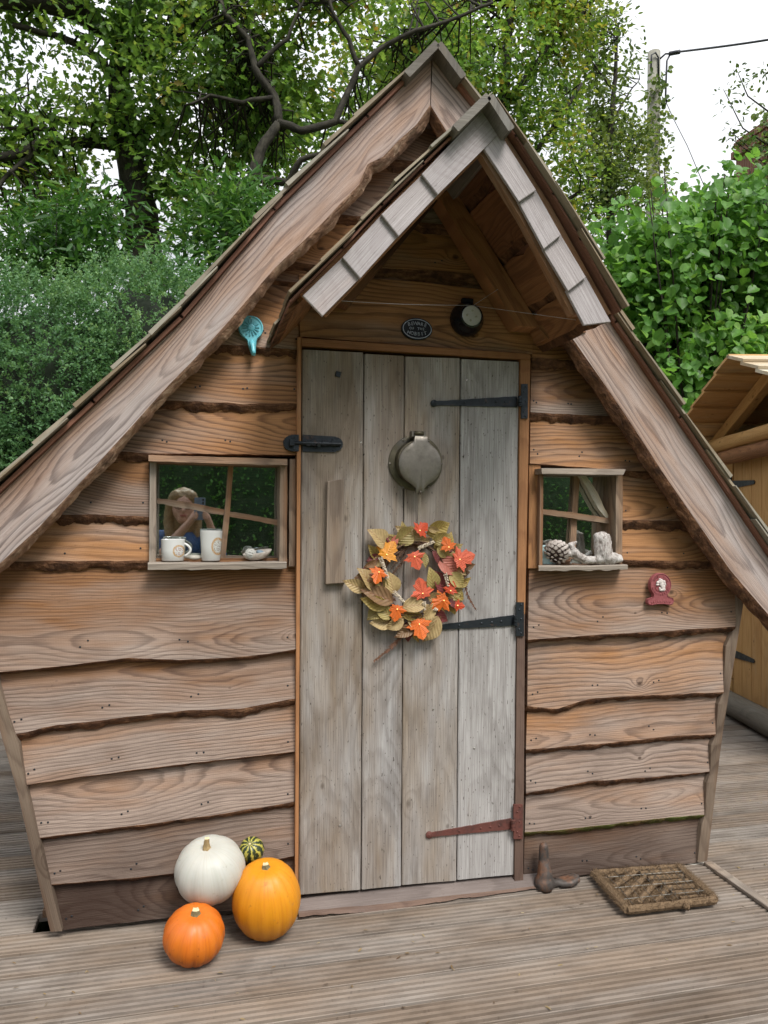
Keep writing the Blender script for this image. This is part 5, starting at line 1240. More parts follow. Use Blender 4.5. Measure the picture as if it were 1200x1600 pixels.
# timber strip screwed over the ends of the deck boards at the right
a, b_ = Zp(1104, 1347, .016), Zp(1215, 1424, .016)
d = (b_-a); L = d.length; an = math.atan2(d.y, d.x); mb = MB(); mb.box((a+d*.5)+Vector((.012, .006, -.009)), (L/2, .019, .007), Matrix.Rotation(an, 3, 'Z'), ax=0, bev=.002)
tag(mb.build('timber_strip', M['sill'], color=(.8, .9, .95)), 'thin weathered timber strip lying on the deck from the hut corner', 'timber strip')
mb = MB(); pts = [(818, 1379, .004), (830, 1385, .004), (845, 1383, .004), (880, 1374, .004), (905, 1368, .004)]
mb.tube([Zp(*p) for p in pts], .0016, 6); tag(mb.build('string', plain('pale_string', (.55, .52, .45), .9), grain=False, smooth=True), 'pale string lying along the foot of the right wall', 'string')
mb = MB(); pts = [(1040, 1351, .004), (1062, 1348, .006), (1085, 1351, .003), (1104, 1347, .008)]
mb.tube([Zp(*p) for p in pts], .0016, 6); tag(mb.build('string', bpy.data.materials['pale_string'], grain=False, smooth=True), 'short pale string end beside the coir doormat and right corner post', 'string')
mb = MB()
pa, pb, pc_ = W(478, 466, .50), W(735, 477, .16), W(900, 500, .50)
mb.tube([pa.lerp(pb, t)-Vector((0, 0, .006*math.sin(PI*t))) for t in np.linspace(0, 1, 10)], .0006, 4); mb.tube([pb, pc_], .0005, 4); mb.tube([W(740, 477, .16), W(778, 452, .14)], .0006, 4)
tag(mb.build('thread', plain('silk_thread', (.6, .6, .6), .5), grain=False), 'fine pale thread stretched across under the porch roof', 'thread')

# bits of fallen leaf and twig on the boards
M['litter'] = leafmat('fallen_bits', [(.10, .06, .03), (.20, .13, .06), (.30, .22, .10), (.36, .30, .18)], .1)
# ------------------------------------------------------------------ neighbouring pine playhouse at the right
SA = Vector((3.925, 2.279, 0)); SD = Vector((-.247, -.969, 0)).normalized(); SN = Vector((-.969, .247, 0)).normalized()
SF = Matrix((SD, -SN, Vector((0, 0, 1)))).transposed().to_4x4(); SF.translation = SA      # local x along its front, local -y out of it
shed = empty('pine_playhouse', SF @ Vector((.75, .8, 0)), 'new golden pine playhouse partly hidden behind the right corner', 'playhouse')
def sbox(name, c, h, mat, rz=0.0, ax=2, parent=shed, color=None, rx=None, bev=.003):
    SEED[0] += .9; mb = MB(); rot = SF.to_3x3() @ (Matrix.Rotation(rz, 3, 'Y') if rx is None else rx)
    mb.box(SF @ Vector(c), h, rot, seed=SEED[0], ax=ax, bev=bev); return mb.build(name, mat, parent, color=color)
sbox('corner_post', (-.19, -.01, 1.0), (.065, .05, 1.02), M['pine']); sbox('corner_post', (1.69, -.01, 1.0), (.065, .05, 1.02), M['pine'])
for i in range(9): sbox('wall_board', (-.06, .025, .10+.205*i), (.075, .012, .098), M['pine'], ax=0); sbox('wall_board', (1.52, .025, .10+.205*i), (.10, .012, .098), M['pine'], ax=0)
sdoor = sbox('door', (.73, .045, .96), (.70, .012, .87), M['pine'])
for i in range(10): sbox('plank', (.10+.143*i, .025, .97), (.0685, .011, .87), M['pine'], parent=sdoor, color=(random.uniform(.8, 1), random.uniform(.9, 1), 1))
for z in (1.66, .40):
    mb = MB(); P = [(.01, -.032), (.02, -.03), (.36, -.014), (.375, 0), (.36, .014), (.02, .03), (.01, .032)]
    mb.prism([(x, z+dz_) for x, dz_ in P], .006, .013, SF); mb.box(SF @ Vector((-.008, .008, z+.01)), (.014, .005, .062), SF.to_3x3()); mb.build('strap_hinge', M['iron'], sdoor)
def slog(name, p, q, r, mat, seed=0):
    mb = MB(); n = 14; mb.tube([(SF @ Vector(p)).lerp(SF @ Vector(q), i/n) for i in range(n+1)], [r*(1+.10*FB(i*.5, seed)) for i in range(n+1)], 12, seed=seed); return mb.build(name, mat, shed, smooth=True)
slog('log_rail', (-.12, -.09, 1.955), (1.7, -.09, 1.985), .052, M['pine'], 2); slog('log_rail', (.03, -.07, 1.855), (1.7, -.07, 1.885), .055, M['soffit'], 5)
slog('base_log', (-.35, -.12, .085), (1.75, -.12, .085), .085, M['ridge'], 8)
AP = (.75, 2.46); SL = .43
for sg in (-1, 1):
    L = 1.18; a = math.atan(SL)
    sbox('gable_rafter', (AP[0]+sg*.50, -.01, AP[1]-.50*SL-.06), (.62, .035, .045), M['pine'], rz=sg*a, ax=0)
    for i in range(6):                                    # lapped roof boards, each thicker at its lower edge
        t = .10+.20*i; c = Vector((AP[0]+sg*t, .55, AP[1]+.012-t*SL))
        rot = SF.to_3x3() @ Matrix.Rotation(sg*(a-.10), 3, 'Y'); mb = MB(); SEED[0] += .7
        mb.box(SF @ c, (.125, .90, .010), rot, seed=SEED[0], ax=1, bev=.002); mb.build('roof_board', M['pinepale'] if sg > 0 else M['pine'], shed, color=(.8, 1, 1))
mb = MB(); mb.prism([(-.25, .02), (1.75, .02), (1.75, 1.98), (.75, 2.4), (-.25, 1.98)], 1.4, 1.43, SF)
for x in (-.25, 1.72): mb.prism([(x, .02), (x+.03, .02), (x+.03, 1.97), (x, 1.97)], .03, 1.4, SF)
mb.build('walls', M['inner'], shed)

# ------------------------------------------------------------------ plants
def leaves(name, C, AX, NR, LN, tint, tpl, mat, parent=None, kind=None):
    """many leaves as one mesh; tpl = (verts (x along, y across, z lift), faces of equal length)"""
    tv, tf = np.array(tpl[0], float), np.array(tpl[1], int); N = len(C)
    AX = AX/np.linalg.norm(AX, axis=1, keepdims=True); NR = NR - AX*np.sum(NR*AX, 1, keepdims=True); NR /= np.linalg.norm(NR, axis=1, keepdims=True)+1e-9
    SDv = np.cross(NR, AX); L = LN[:, None, None]
    V = C[:, None, :] + L*(tv[None, :, 0:1]*AX[:, None, :] + tv[None, :, 1:2]*SDv[:, None, :] + tv[None, :, 2:3]*NR[:, None, :])
    V = V.reshape(-1, 3); nv = len(tv); nf, k = tf.shape
    Fc = (tf[None] + (np.arange(N)*nv)[:, None, None]).reshape(-1)
    me = bpy.data.meshes.new(name); me.vertices.add(len(V)); me.vertices.foreach_set('co', V.astype(np.float32).ravel())
    me.loops.add(len(Fc)); me.loops.foreach_set('vertex_index', Fc.astype(np.int32))
    me.polygons.add(N*nf); me.polygons.foreach_set('loop_start', (np.arange(N*nf)*k).astype(np.int32)); me.polygons.foreach_set('loop_total', np.full(N*nf, k, np.int32))
    me.update(); me.validate()
    a = me.attributes.new('tint', 'FLOAT', 'POINT'); a.data.foreach_set('value', np.repeat(np.clip(tint, 0, 1), nv).astype(np.float32))
    me.materials.append(mat); o = link(name, me, parent)
    if kind: o['kind'] = kind
    return o
def half_leaf(out_, z=.12):
    """leaf of two halves folded along the midrib; out_ = outline points (t, w)"""
    n = len(out_); v = [(0, 0, 0), (1, 0, -.06)]; v += [(t, w_, z*w_*2) for t, w_ in out_] + [(t, -w_, z*w_*2) for t, w_ in out_]
    return v, [tuple([0]+[2+i for i in range(n)]+[1]), tuple([1]+[2+n+i for i in reversed(range(n))]+[0])]
T_OAK = half_leaf([(.28, .30), (.40, .15), (.58, .34), (.72, .16), (.86, .2)])
T_ELL = half_leaf([(.30, .24), (.68, .22)]); T_LAN = half_leaf([(.25, .13), (.65, .12)]); T_RND = half_leaf([(.02, .30), (.28, .47), (.62, .42), (.86, .20)], .16); T_TINY = half_leaf([(.45, .3)], .1)
def rnd3(n, s=1.0): return RNG.normal(0, s, (n, 3))
def nz(P, sc, off=0.0): return np.array([mn.noise(Vector((p[0]*sc+off, p[1]*sc, p[2]*sc))) for p in P])
def crown_clusters(ells, n, gap=-.15, sc=.8, off=0.0):
    """cluster centres filling ellipsoids (centre, radii), thinned by a soft noise so that the sky shows through"""
    vol = np.array([e[1][0]*e[1][1]*e[1][2] for e in ells]); pick = RNG.choice(len(ells), n, p=vol/vol.sum())
    d = rnd3(n); d /= np.linalg.norm(d, axis=1, keepdims=True); r = RNG.random(n)**(1/2.6)
    P = np.array([ells[i][0] for i in pick], float) + d*r[:, None]*np.array([ells[i][1] for i in pick], float)
    return P[nz(P, sc, off) > gap]
def crown(name, P, per, spread, ln, tpl, mat, parent, updn=.5, tsc=.9, tb=.5, tv=.22):
    N = len(P)*per; C0 = np.repeat(P, per, 0); off = rnd3(N, spread)*np.array([1, 1, .7]); C = C0+off
    AX = off/spread + rnd3(N, .7) + np.array([0, 0, -.25]); NR = rnd3(N, .55) + np.array([0, -.1, updn+.4])
    t = np.repeat(nz(P, tsc, 5.0)*.45+tb, per) + RNG.normal(0, tv, N)
    return leaves(name, C, AX, NR, ln*RNG.uniform(.65, 1.25, N), t, tpl, mat, parent)
def limbs(mb_, pts, r0, r1, n=9, wob=.03):
    P = [Vector(p) for p in pts]; Q = []
    for i in range(len(P)-1):
        for k in range(4): Q.append(P[i].lerp(P[i+1], k/4))
    Q.append(P[-1]); m_ = len(Q)
    Q = [q + Vector((wob*FB(i*.4, r0*50), wob*FB(i*.4, r0*50+3), wob*FB(i*.4, r0*50+7))) for i, q in enumerate(Q)]
    mb_.tube(Q, [r0+(r1-r0)*i/(m_-1) for i in range(m_)], n); return Q
def twigs(mb_, P, skel, n, r=.012):
    """twigs joining clusters to the nearest limb"""
    S = np.array([tuple(q) for q in skel])
    for i in RNG.choice(len(P), min(n, len(P)), replace=False):
        c = P[i]; j = int(np.argmin(((S-c)**2).sum(1)*RNG.uniform(.6, 1.6, len(S)))); a = S[j]; d = c-a; L = np.linalg.norm(d)
        if L > 1.7: continue
        m1 = a+d*.35+rnd3(1, .08*L)[0]+np.array([0, 0, .05*L]); m2 = a+d*.7+rnd3(1, .07*L)[0]
        mb_.tube([a, m1, m2, c], [r, r*.75, r*.5, r*.22], 5, False)
def bg(px, py, Y): return W(px, py, -Y)
M['oakleaf'] = leafmat('oak_leaves', [(.055, .12, .026), (.10, .21, .042), (.155, .285, .06), (.22, .35, .075), (.30, .37, .08), (.5, .25, .06)], .55)
M['oakleaf2'] = leafmat('yellowing_oak_leaves', [(.05, .11, .022), (.10, .20, .034), (.16, .28, .045), (.27, .34, .06), (.42, .33, .06)], .5)
M['smallleaf'] = leafmat('small_tree_leaves', [(.05, .09, .025), (.10, .165, .04), (.16, .23, .06), (.25, .29, .085)], .45)
M['hazelleaf'] = leafmat('hazel_leaves', [(.05, .13, .022), (.105, .26, .045), (.18, .38, .075), (.32, .50, .12)], .45, .45)
M['darkleaf'] = leafmat('dark_glossy_leaves', [(.035, .10, .022), (.06, .165, .034), (.10, .225, .048), (.18, .30, .07)], .42, .35)
M['hedgeleaf'] = leafmat('tiny_hedge_leaves', [(.055, .135, .055), (.10, .225, .09), (.155, .305, .125), (.27, .42, .18)], .4, .5)
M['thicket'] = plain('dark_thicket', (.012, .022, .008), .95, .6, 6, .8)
# big oak, left
oak = empty('oak_tree', bg(228, 830, 7.5)*1.0, 'large green oak with a thick trunk rising behind the left hedge', 'tree'); oak.location.z = -.3; oak.matrix_basis = Matrix.Translation(oak.location)
mb = MB(); G0 = bg(240, 880, 7.5); G0.z = -.35; sk = []
sk += limbs(mb, [G0, bg(232, 500, 7.5), bg(222, 330, 7.5), bg(205, 262, 7.5), bg(190, 190, 7.5), bg(183, 120, 7.5), bg(192, 40, 7.6), bg(200, -70, 7.7)], .25, .08, 12)
for pts, a, b in (([(195, 225, 7.5), (140, 222, 7.3), (60, 228, 7.1), (0, 245, 7), (-90, 262, 6.9)], .085, .04), ([(200, 232, 7.5), (235, 190, 7.3), (262, 150, 7.2), (300, 130, 7), (350, 118, 6.8)], .07, .03), ([(188, 185, 7.5), (130, 190, 7.7), (40, 182, 7.8), (-40, 170, 8)], .06, .03),
                  ([(190, 60, 7.6), (120, 16, 7.2), (50, 2, 7), (-60, -8, 6.9)], .13, .09), ([(186, 110, 7.5), (225, 95, 7.2), (270, 60, 7), (330, 10, 6.8)], .075, .035), ([(60, 228, 7.1), (30, 260, 7), (-10, 300, 6.9)], .04, .02), ([(190, 140, 7.5), (155, 90, 7.3), (100, 60, 7.2), (20, 40, 7)], .06, .03), ([(120, 222, 7.25), (80, 205, 7.2), (20, 200, 7.1), (-50, 215, 7)], .035, .02)):
    sk += limbs(mb, [bg(*p) for p in pts], a, b, 8)
P = crown_clusters([(bg(130, 60, 7.4), (3.3, 1.0, 2.0)), (bg(60, 260, 7.6), (2.0, .8, 1.3)), (bg(300, 150, 7.4), (1.7, .8, 1.6)), (bg(150, -150, 7.2), (3.6, .9, 1.6))], 3300, .0, .95)
twigs(mb, P, sk, 700, .016); mb.build('trunk', M['treebark'], oak, smooth=True)
crown('crown', P, 13, .17, .115, T_OAK, M['oakleaf'], oak, tb=.36, tv=.17)
# spreading tree whose dark limb crosses above the roof
t2 = empty('spreading_tree', Vector((bg(345, 700, 5.6).x, 5.6, -.3)), 'spreading tree whose crooked dark limb crosses above the left roof slope', 'tree')
mb = MB(); sk = []; g0 = Vector((bg(345, 700, 5.6).x, 5.6, -.35))
sk += limbs(mb, [g0, bg(345, 420, 5.6), bg(368, 304, 5.5), bg(398, 276, 5.4), bg(406, 236, 5.4), bg(436, 192, 5.4)], .09, .048, 10)
for pts, a, b in (([(436, 192, 5.4), (470, 204, 5.3), (524, 190, 5.3), (538, 156, 5.3), (560, 104, 5.3), (600, 72, 5.3), (650, 47, 5.2), (700, 33, 5.2), (770, 5, 5.1)], .046, .015), ([(436, 192, 5.4), (430, 152, 5.5), (398, 108, 5.5), (388, 60, 5.6), (350, 20, 5.6), (330, -60, 5.7)], .05, .02),
                  ([(398, 278, 5.4), (450, 286, 5.2), (470, 250, 5.1), (512, 238, 5.0)], .05, .02), ([(560, 104, 5.3), (545, 60, 5.3), (520, 20, 5.3), (500, -40, 5.3)], .03, .015), ([(524, 190, 5.3), (570, 195, 5.2), (610, 170, 5.1)], .025, .012), ([(430, 152, 5.5), (380, 160, 5.5), (330, 150, 5.6), (290, 165, 5.6)], .03, .012), ([(398, 108, 5.5), (450, 60, 5.4), (470, 10, 5.4)], .03, .012)):
    sk += limbs(mb, [bg(*p) for p in pts], a, b, 8, .015)
P = crown_clusters([(bg(480, 70, 6.3), (1.9, 1.0, 1.35)), (bg(640, -20, 6.4), (2.0, 1.0, 1.1)), (bg(470, 250, 6.4), (1.3, .8, .95)), (bg(380, 200, 6.6), (1.2, .8, 1.2))], 2100, .02, 1.0, 3.0)
twigs(mb, P, sk, 480, .012); mb.build('trunk', M['treebark'], t2, smooth=True)
crown('crown', P, 12, .14, .095, T_OAK, M['oakleaf'], t2, tb=.42, tv=.18)
# yellowing tree behind the ridge
t3 = empty('yellowing_tree', Vector((bg(790, 800, 8.5).x, 8.5, -.3)), 'tree with yellowing leaves rising right behind the roof ridge', 'tree')
mb = MB(); sk = []; g0 = Vector((bg(790, 800, 8.5).x, 8.5, -.35))
sk += limbs(mb, [g0, bg(785, 420, 8.5), bg(780, 250, 8.5), bg(790, 120, 8.5), bg(800, -40, 8.5)], .17, .05, 10)
for pts in ([(785, 300, 8.5), (850, 220, 8.3), (910, 130, 8.2)], [(782, 230, 8.5), (720, 150, 8.3), (660, 90, 8.2)], [(790, 160, 8.5), (860, 70, 8.3), (930, 0, 8.2)], [(783, 330, 8.5), (860, 330, 8.2), (920, 290, 8)]): sk += limbs(mb, [bg(*p) for p in pts], .06, .02, 8)
P = crown_clusters([(bg(770, 60, 8.6), (1.7, 1.2, 1.8)), (bg(820, 250, 8.4), (1.15, 1.0, 1.5)), (bg(800, -130, 8.6), (2.1, 1.4, 1.4)), (bg(640, 80, 9), (1.4, 1, 1.6)), (bg(880, 60, 8.5), (.65, .8, 1.1)), (bg(860, 360, 8.2), (.9, .8, 1.0))], 3200, -.12, .9, 9.0)
twigs(mb, P, sk, 260, .014); mb.build('trunk', M['treebark'], t3, smooth=True)
crown('crown', P, 14, .15, .10, T_ELL, M['oakleaf2'], t3, tb=.5)
# slim light tree beside the pole
t4 = empty('slim_tree', Vector((bg(955, 800, 10).x, 10, -.3)), 'slim airy tree with small loose leaves beside the utility pole', 'tree')
mb = MB(); sk = []; g0 = Vector((bg(955, 800, 10).x, 10, -.35))
sk += limbs(mb, [g0, bg(955, 400, 10), bg(950, 250, 10), bg(960, 120, 10), bg(965, 40, 10)], .10, .02, 8)
for pts in ([(952, 300, 10), (985, 240, 10.3), (1010, 215, 10.5)], [(955, 200, 10), (980, 150, 10.3), (1000, 125, 10.5)], [(955, 380, 10), (985, 330, 10.3), (1010, 310, 10.5)], [(958, 140, 10), (920, 90, 10)], [(955, 260, 10), (925, 210, 10)]): sk += limbs(mb, [bg(*p) for p in pts], .03, .008, 6)
P = crown_clusters([(bg(935, 90, 10.6), (.75, .8, 1.0)), (bg(955, 215, 10.6), (.8, .8, 1.1)), (bg(975, 320, 10.4), (.9, .8, .7)), (bg(930, 250, 10), (.7, .6, 1.4))], 1250, -.06, 1.3, 4.0)
twigs(mb, P, sk, 140, .010); mb.build('trunk', M['treebark'], t4, smooth=True)
crown('crown', P, 11, .16, .105, T_ELL, M['smallleaf'], t4, tb=.5)
# hazel at the right
hz = empty('hazel_bush', Vector((bg(1080, 900, 4.6).x, 4.6, -.3)), 'broad hazel bush with big round leaves behind the right roof slope', 'bush')
mb = MB(); hb_ = Vector((bg(1090, 900, 4.9).x, 4.9, -.35)); sk = []
for i in range(16):
    x = RNG.uniform(930, 1280); y = RNG.uniform(230, 330); top = bg(x, y, RNG.uniform(4.2, 5.4)); sk += limbs(mb, [hb_+Vector((RNG.uniform(-.5, .5), RNG.uniform(-.3, .3), 0)), hb_.lerp(top, .5)+Vector((0, 0, .5)), top], .022, .006, 6)
mb.build('stems', M['treebark'], hz, smooth=True)
E_ = [(bg(1060, 430, 4.9), (1.25, .7, .95)), (bg(1200, 380, 4.9), (1.1, .8, .95)), (bg(1120, 560, 4.7), (1.4, .6, .9)), (bg(1010, 470, 5.2), (.75, .6, .75)), (bg(1100, 720, 4.8), (1.5, .6, .8))]
P = crown_clusters(E_, 1700, -.3, .9, 2.0)
N = 9*len(P); C = np.repeat(P, 9, 0)+rnd3(N, .14)
AX = rnd3(N, .55)+np.array([0, -.35, -.55]); NR = rnd3(N, .5)+np.array([-.15, -.6, .95])
leaves('crown', C, AX, NR, .115*RNG.uniform(.35, 1.25, N), np.repeat(nz(P, 1.1, 2)*.35+.48, 9)+RNG.normal(0, .17, N), T_RND, M['hazelleaf'], hz)
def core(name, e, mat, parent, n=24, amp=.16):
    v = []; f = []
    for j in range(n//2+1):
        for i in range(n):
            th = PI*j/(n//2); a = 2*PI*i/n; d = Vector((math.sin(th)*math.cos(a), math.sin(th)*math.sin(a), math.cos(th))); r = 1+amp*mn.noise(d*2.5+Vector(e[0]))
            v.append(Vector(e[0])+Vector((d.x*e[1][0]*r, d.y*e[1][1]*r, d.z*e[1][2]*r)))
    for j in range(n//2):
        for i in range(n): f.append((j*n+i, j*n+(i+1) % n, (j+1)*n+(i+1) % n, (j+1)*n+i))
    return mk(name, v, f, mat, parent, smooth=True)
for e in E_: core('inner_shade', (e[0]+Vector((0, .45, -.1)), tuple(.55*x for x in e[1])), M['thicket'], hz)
# stray hazel shoots against the sky
# hedge of tiny leaves at the left
def shoot_hedge(root, E, nshoot, leaf_ln, per, mat, surf=True, shoot=.32, inner=True, coref=.86):
    vol = np.array([e[1][0]*e[1][2] for e in E]); pick = RNG.choice(len(E), nshoot, p=vol/vol.sum())
    d = rnd3(nshoot); d[:, 1] = -np.abs(d[:, 1])*1.0 if surf else d[:, 1]; d /= np.linalg.norm(d, axis=1, keepdims=True)
    Ce = np.array([tuple(E[i][0]) for i in pick]); Re = np.array([E[i][1] for i in pick], float)
    B = Ce + d*Re*RNG.uniform(.80, 1.0, (nshoot, 1)); dr = d*.8 + rnd3(nshoot, .45) + np.array([0, 0, .45]); dr /= np.linalg.norm(dr, axis=1, keepdims=True)
    Ls = shoot*RNG.uniform(.35, 1.1, nshoot)*np.where(RNG.random(nshoot) < .06, 1.6, 1); t = np.tile(np.linspace(.05, 1, per), nshoot)
    B_, D_, L_2 = np.repeat(B, per, 0), np.repeat(dr, per, 0), np.repeat(Ls, per)
    C = B_ + D_*(t*L_2)[:, None] + np.array([0, 0, -1])*((t*L_2)**2*.9)[:, None] + rnd3(len(t), .006)
    AX = D_*.5 + rnd3(len(t), .8); NR = rnd3(len(t), .6) + np.array([0, -.2, .7])
    tint = np.repeat(nz(B, 1.6, 1)*.35+.40+RNG.normal(0, .10, nshoot), per) + .18*t**2 + RNG.normal(0, .10, len(t))
    leaves('foliage', C, AX, NR, leaf_ln*RNG.uniform(.7, 1.2, len(t)), tint, T_TINY, mat, root)
    if inner:
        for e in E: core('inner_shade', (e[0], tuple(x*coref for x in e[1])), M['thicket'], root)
hd = empty('clipped_hedge', Vector((bg(60, 850, 3.6).x, 3.6, -.3)), 'dense grey-green hedge of tiny leaves left of the hut roof', 'hedge')
EH = [(bg(40, 650, 3.6), (1.05, .8, 1.0)), (bg(230, 600, 3.8), (.85, .8, .95)), (bg(-150, 620, 3.6), (1.1, .8, 1.1)), (bg(120, 800, 3.6), (1.3, .8, 1.0)), (bg(-140, 850, 3.6), (1.2, .8, 1.0)), (bg(330, 640, 4.0), (.7, .6, .9))]
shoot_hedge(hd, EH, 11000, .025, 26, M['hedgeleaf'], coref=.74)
# dark leafy shrub between hedge and oak
ds = empty('dark_shrub', Vector((bg(290, 850, 4.6).x, 4.6, -.3)), 'dark green shrub with long pointed leaves above the left hedge', 'shrub')
P = crown_clusters([(bg(300, 380, 4.7), (.85, .5, .62)), (bg(200, 360, 4.9), (.75, .5, .60)), (bg(370, 330, 4.9), (.55, .5, .45)), (bg(60, 400, 5.2), (.8, .5, .45)), (bg(280, 480, 4.7), (1.1, .5, .6))], 1300, -.14, 1.0, 6.0)
mb = MB(); sk = []
for i in range(12): top = Vector(P[RNG.integers(len(P))]); sk += limbs(mb, [Vector((bg(280, 850, 4.8).x+RNG.uniform(-.5, .5), 4.8, -.35)), top.lerp(Vector((top.x, 4.8, 0)), .45), top], .018, .005, 6)
mb.build('stems', M['treebark'], ds, smooth=True); crown('crown', P, 12, .13, .115, T_LAN, M['darkleaf'], ds, tb=.5, updn=.3)
# pear sprays and ivied chimney at the far right
pr_ = empty('garden_tree', Vector((bg(1290, 850, 8).x, 8, -.3)), 'small tree reaching thin leafy sprays in from the right edge', 'tree')
mb = MB(); g0 = Vector((bg(1300, 800, 8).x, 8, -.35)); sk = []; cl = []
sk += limbs(mb, [g0, bg(1290, 300, 8), bg(1270, 160, 8), bg(1230, 60, 8)], .09, .02, 8)
for pts in ([(1280, 230, 8), (1220, 190, 8), (1168, 150, 8), (1150, 108, 8)], [(1280, 260, 8), (1210, 235, 8), (1160, 200, 8), (1130, 140, 8)], [(1285, 300, 8), (1200, 260, 8), (1140, 215, 8)], [(1270, 150, 8), (1215, 120, 8), (1190, 112, 8)], [(1275, 200, 8), (1220, 215, 8), (1175, 235, 8), (1140, 205, 8)]):
    q = limbs(mb, [bg(*p) for p in pts], .022, .005, 6, .01); sk += q; cl += [tuple(x) for x in q[3:]]*2
P = np.array(cl)+rnd3(len(cl), .03); mb.build('trunk', M['treebark'], pr_, smooth=True)
crown('crown', P, 5, .075, .085, T_ELL, M['smallleaf'], pr_, tb=.15)
def brickmat():
    s = NG('old_red_brick'); b = s.n('TexBrick'); s.set(b.inputs['Vector'], s.tex('Object')); b.inputs['Color1'].default_value = (.23, .085, .05, 1); b.inputs['Color2'].default_value = (.16, .06, .04, 1); b.inputs['Mortar'].default_value = (.3, .26, .21, 1); b.inputs['Scale'].default_value = 4.4; b.inputs['Mortar Size'].default_value = .02
    return s.done(s.pbr(b.outputs[0], .9))
cp = bg(1205, 215, 12); ch_ = empty('brick_chimney', Vector((cp.x, 12, -.3)), 'ivy-covered red brick chimney stack at the far right edge', 'chimney')
mb = MB(); topz = bg(1180, 196, 12).z; mb.box((cp.x+.25, 12.2, topz/2), (.62, .5, topz/2)); mb.box((cp.x+.25, 12.2, topz-.35), (.70, .58, .08)); mb.box((cp.x+.25, 12.2, topz-.12), (.66, .54, .06)); mb.build('stack', brickmat(), ch_, grain=False)
N = 2600; C = np.c_[RNG.normal(cp.x+.15, .42, N), np.full(N, 11.52)+RNG.normal(0, .09, N), topz+.1-RNG.random(N)**.8*2.4]; C[:, 0] += (topz-C[:, 2])*.12
leaves('ivy', C, rnd3(N)+np.array([0, 0, -.6]), rnd3(N, .4)+np.array([-.2, -1, .4]), .11*RNG.uniform(.6, 1.2, N), RNG.uniform(.2, .9, N), T_RND, M['smallleaf'], ch_)
# utility pole and cable
PT = bg(1022, 82, 12); pole = empty('utility_pole', Vector((PT.x, 12, -.3)), 'ivy-clad wooden utility pole standing behind the hazel', 'utility pole')
M['polew'] = plain('grey_pole_timber', (.30, .29, .24), .9, .35, 5, .3)
mb = MB(); mb.tube([(PT.x-.02, 12, -.3), (PT.x-.02, 12, PT.z*.5), (PT.x, 12, PT.z)], [.17, .155, .135], 16); mb.build('post', M['polew'], pole, smooth=True, grain=False)
M['cable'] = plain('black_cable', (.02, .022, .03), .5)
mb = MB(); mb.tube([bg(1017, 108, 11.85), bg(1018, 86, 11.84), bg(1024, 82, 11.83), bg(1029, 90, 11.84), bg(1029, 120, 11.85)], .018, 8); mb.tube([bg(1031, 92, 11.9), bg(1040, 84, 11.85), bg(1048, 84, 11.8)], .02, 8)
mb.tube([bg(1047, 85, 11.8), bg(1042, 95, 11.8), bg(1041, 120, 11.8), bg(1040, 150, 11.82), bg(1042, 160, 11.85)], .020, 8); mb.tube([bg(1042, 160, 11.85), bg(1036, 163, 11.86), bg(1027, 155, 11.87)], .012, 6); mb.build('fittings', M['cable'], pole, smooth=True, grain=False)
mb = MB(); mb.tube([bg(1040, 158, 11.85), bg(1052, 185, 11.7), bg(1074, 228, 11.5), bg(1100, 290, 11.2)], .008, 6); mb.build('stay_wire', M['cable'], pole, smooth=True, grain=False)
N = 420; zz = RNG.uniform(bg(1015, 330, 12).z, PT.z-.3, N); C = np.c_[RNG.normal(PT.x-.05, .17, N), 11.85+RNG.normal(0, .1, N), zz]; keep = nz(C, .9, 3) > -.12; C = C[keep]; N = len(C)
leaves('ivy', C, rnd3(N)+np.array([0, 0, -.5]), rnd3(N, .5)+np.array([-.2, -1, .4]), .10*RNG.uniform(.6, 1.2, N), RNG.uniform(.1, .9, N), T_RND, M['smallleaf'], pole)
mb = MB(); mb.tube([bg(1046, 84, 11.8), bg(1062, 81, 11.6)], .045, 10)
A0, A1 = bg(1060, 81, 11.6), bg(1420, 20, 7.0); mb.tube([A0.lerp(A1, t)-Vector((0, 0, .06*math.sin(PI*t))) for t in np.linspace(0, 1, 26)], .022, 8)
tag(mb.build('overhead_cable', M['cable'], smooth=True, grain=False), 'thick black overhead cable running right from the pole top', 'cable')
# tall garden hedge behind the photographer (it fills the reflections in the windows)
bh = empty('garden_hedge', Vector((1.0, -8.5, -.3)), 'tall green garden hedge reflected in the window panes', 'hedge')
EB = [(Vector((x, -8.6+RNG.uniform(-.3, .3), 1.15+RNG.uniform(-.1, .2))), (1.5, .8, 1.6)) for x in np.arange(-7, 10, 1.6)]
vol_n = 5600; 
d = rnd3(vol_n*8); 
pick = RNG.integers(0, len(EB), vol_n*8); dd = d/np.linalg.norm(d, axis=1, keepdims=True); dd[:, 1] = np.abs(dd[:, 1])
C = np.array([tuple(EB[i][0]) for i in pick]) + dd*np.array([EB[i][1] for i in pick])*RNG.uniform(.85, 1.08, (len(pick), 1))
leaves('foliage', C, rnd3(len(C))+np.array([0, .2, .2]), rnd3(len(C), .5)+np.array([0, .6, .6]), .06*RNG.uniform(.6, 1.3, len(C)), nz(C, 1.2, 8)*.5+.45+RNG.normal(0, .15, len(C)), T_ELL, M['hazelleaf'], bh)
for e in EB: core('inner_shade', (e[0], tuple(.9*x for x in e[1])), plain('hedge_depth', (.03, .065, .02), .95, .7, 14, .8), bh)

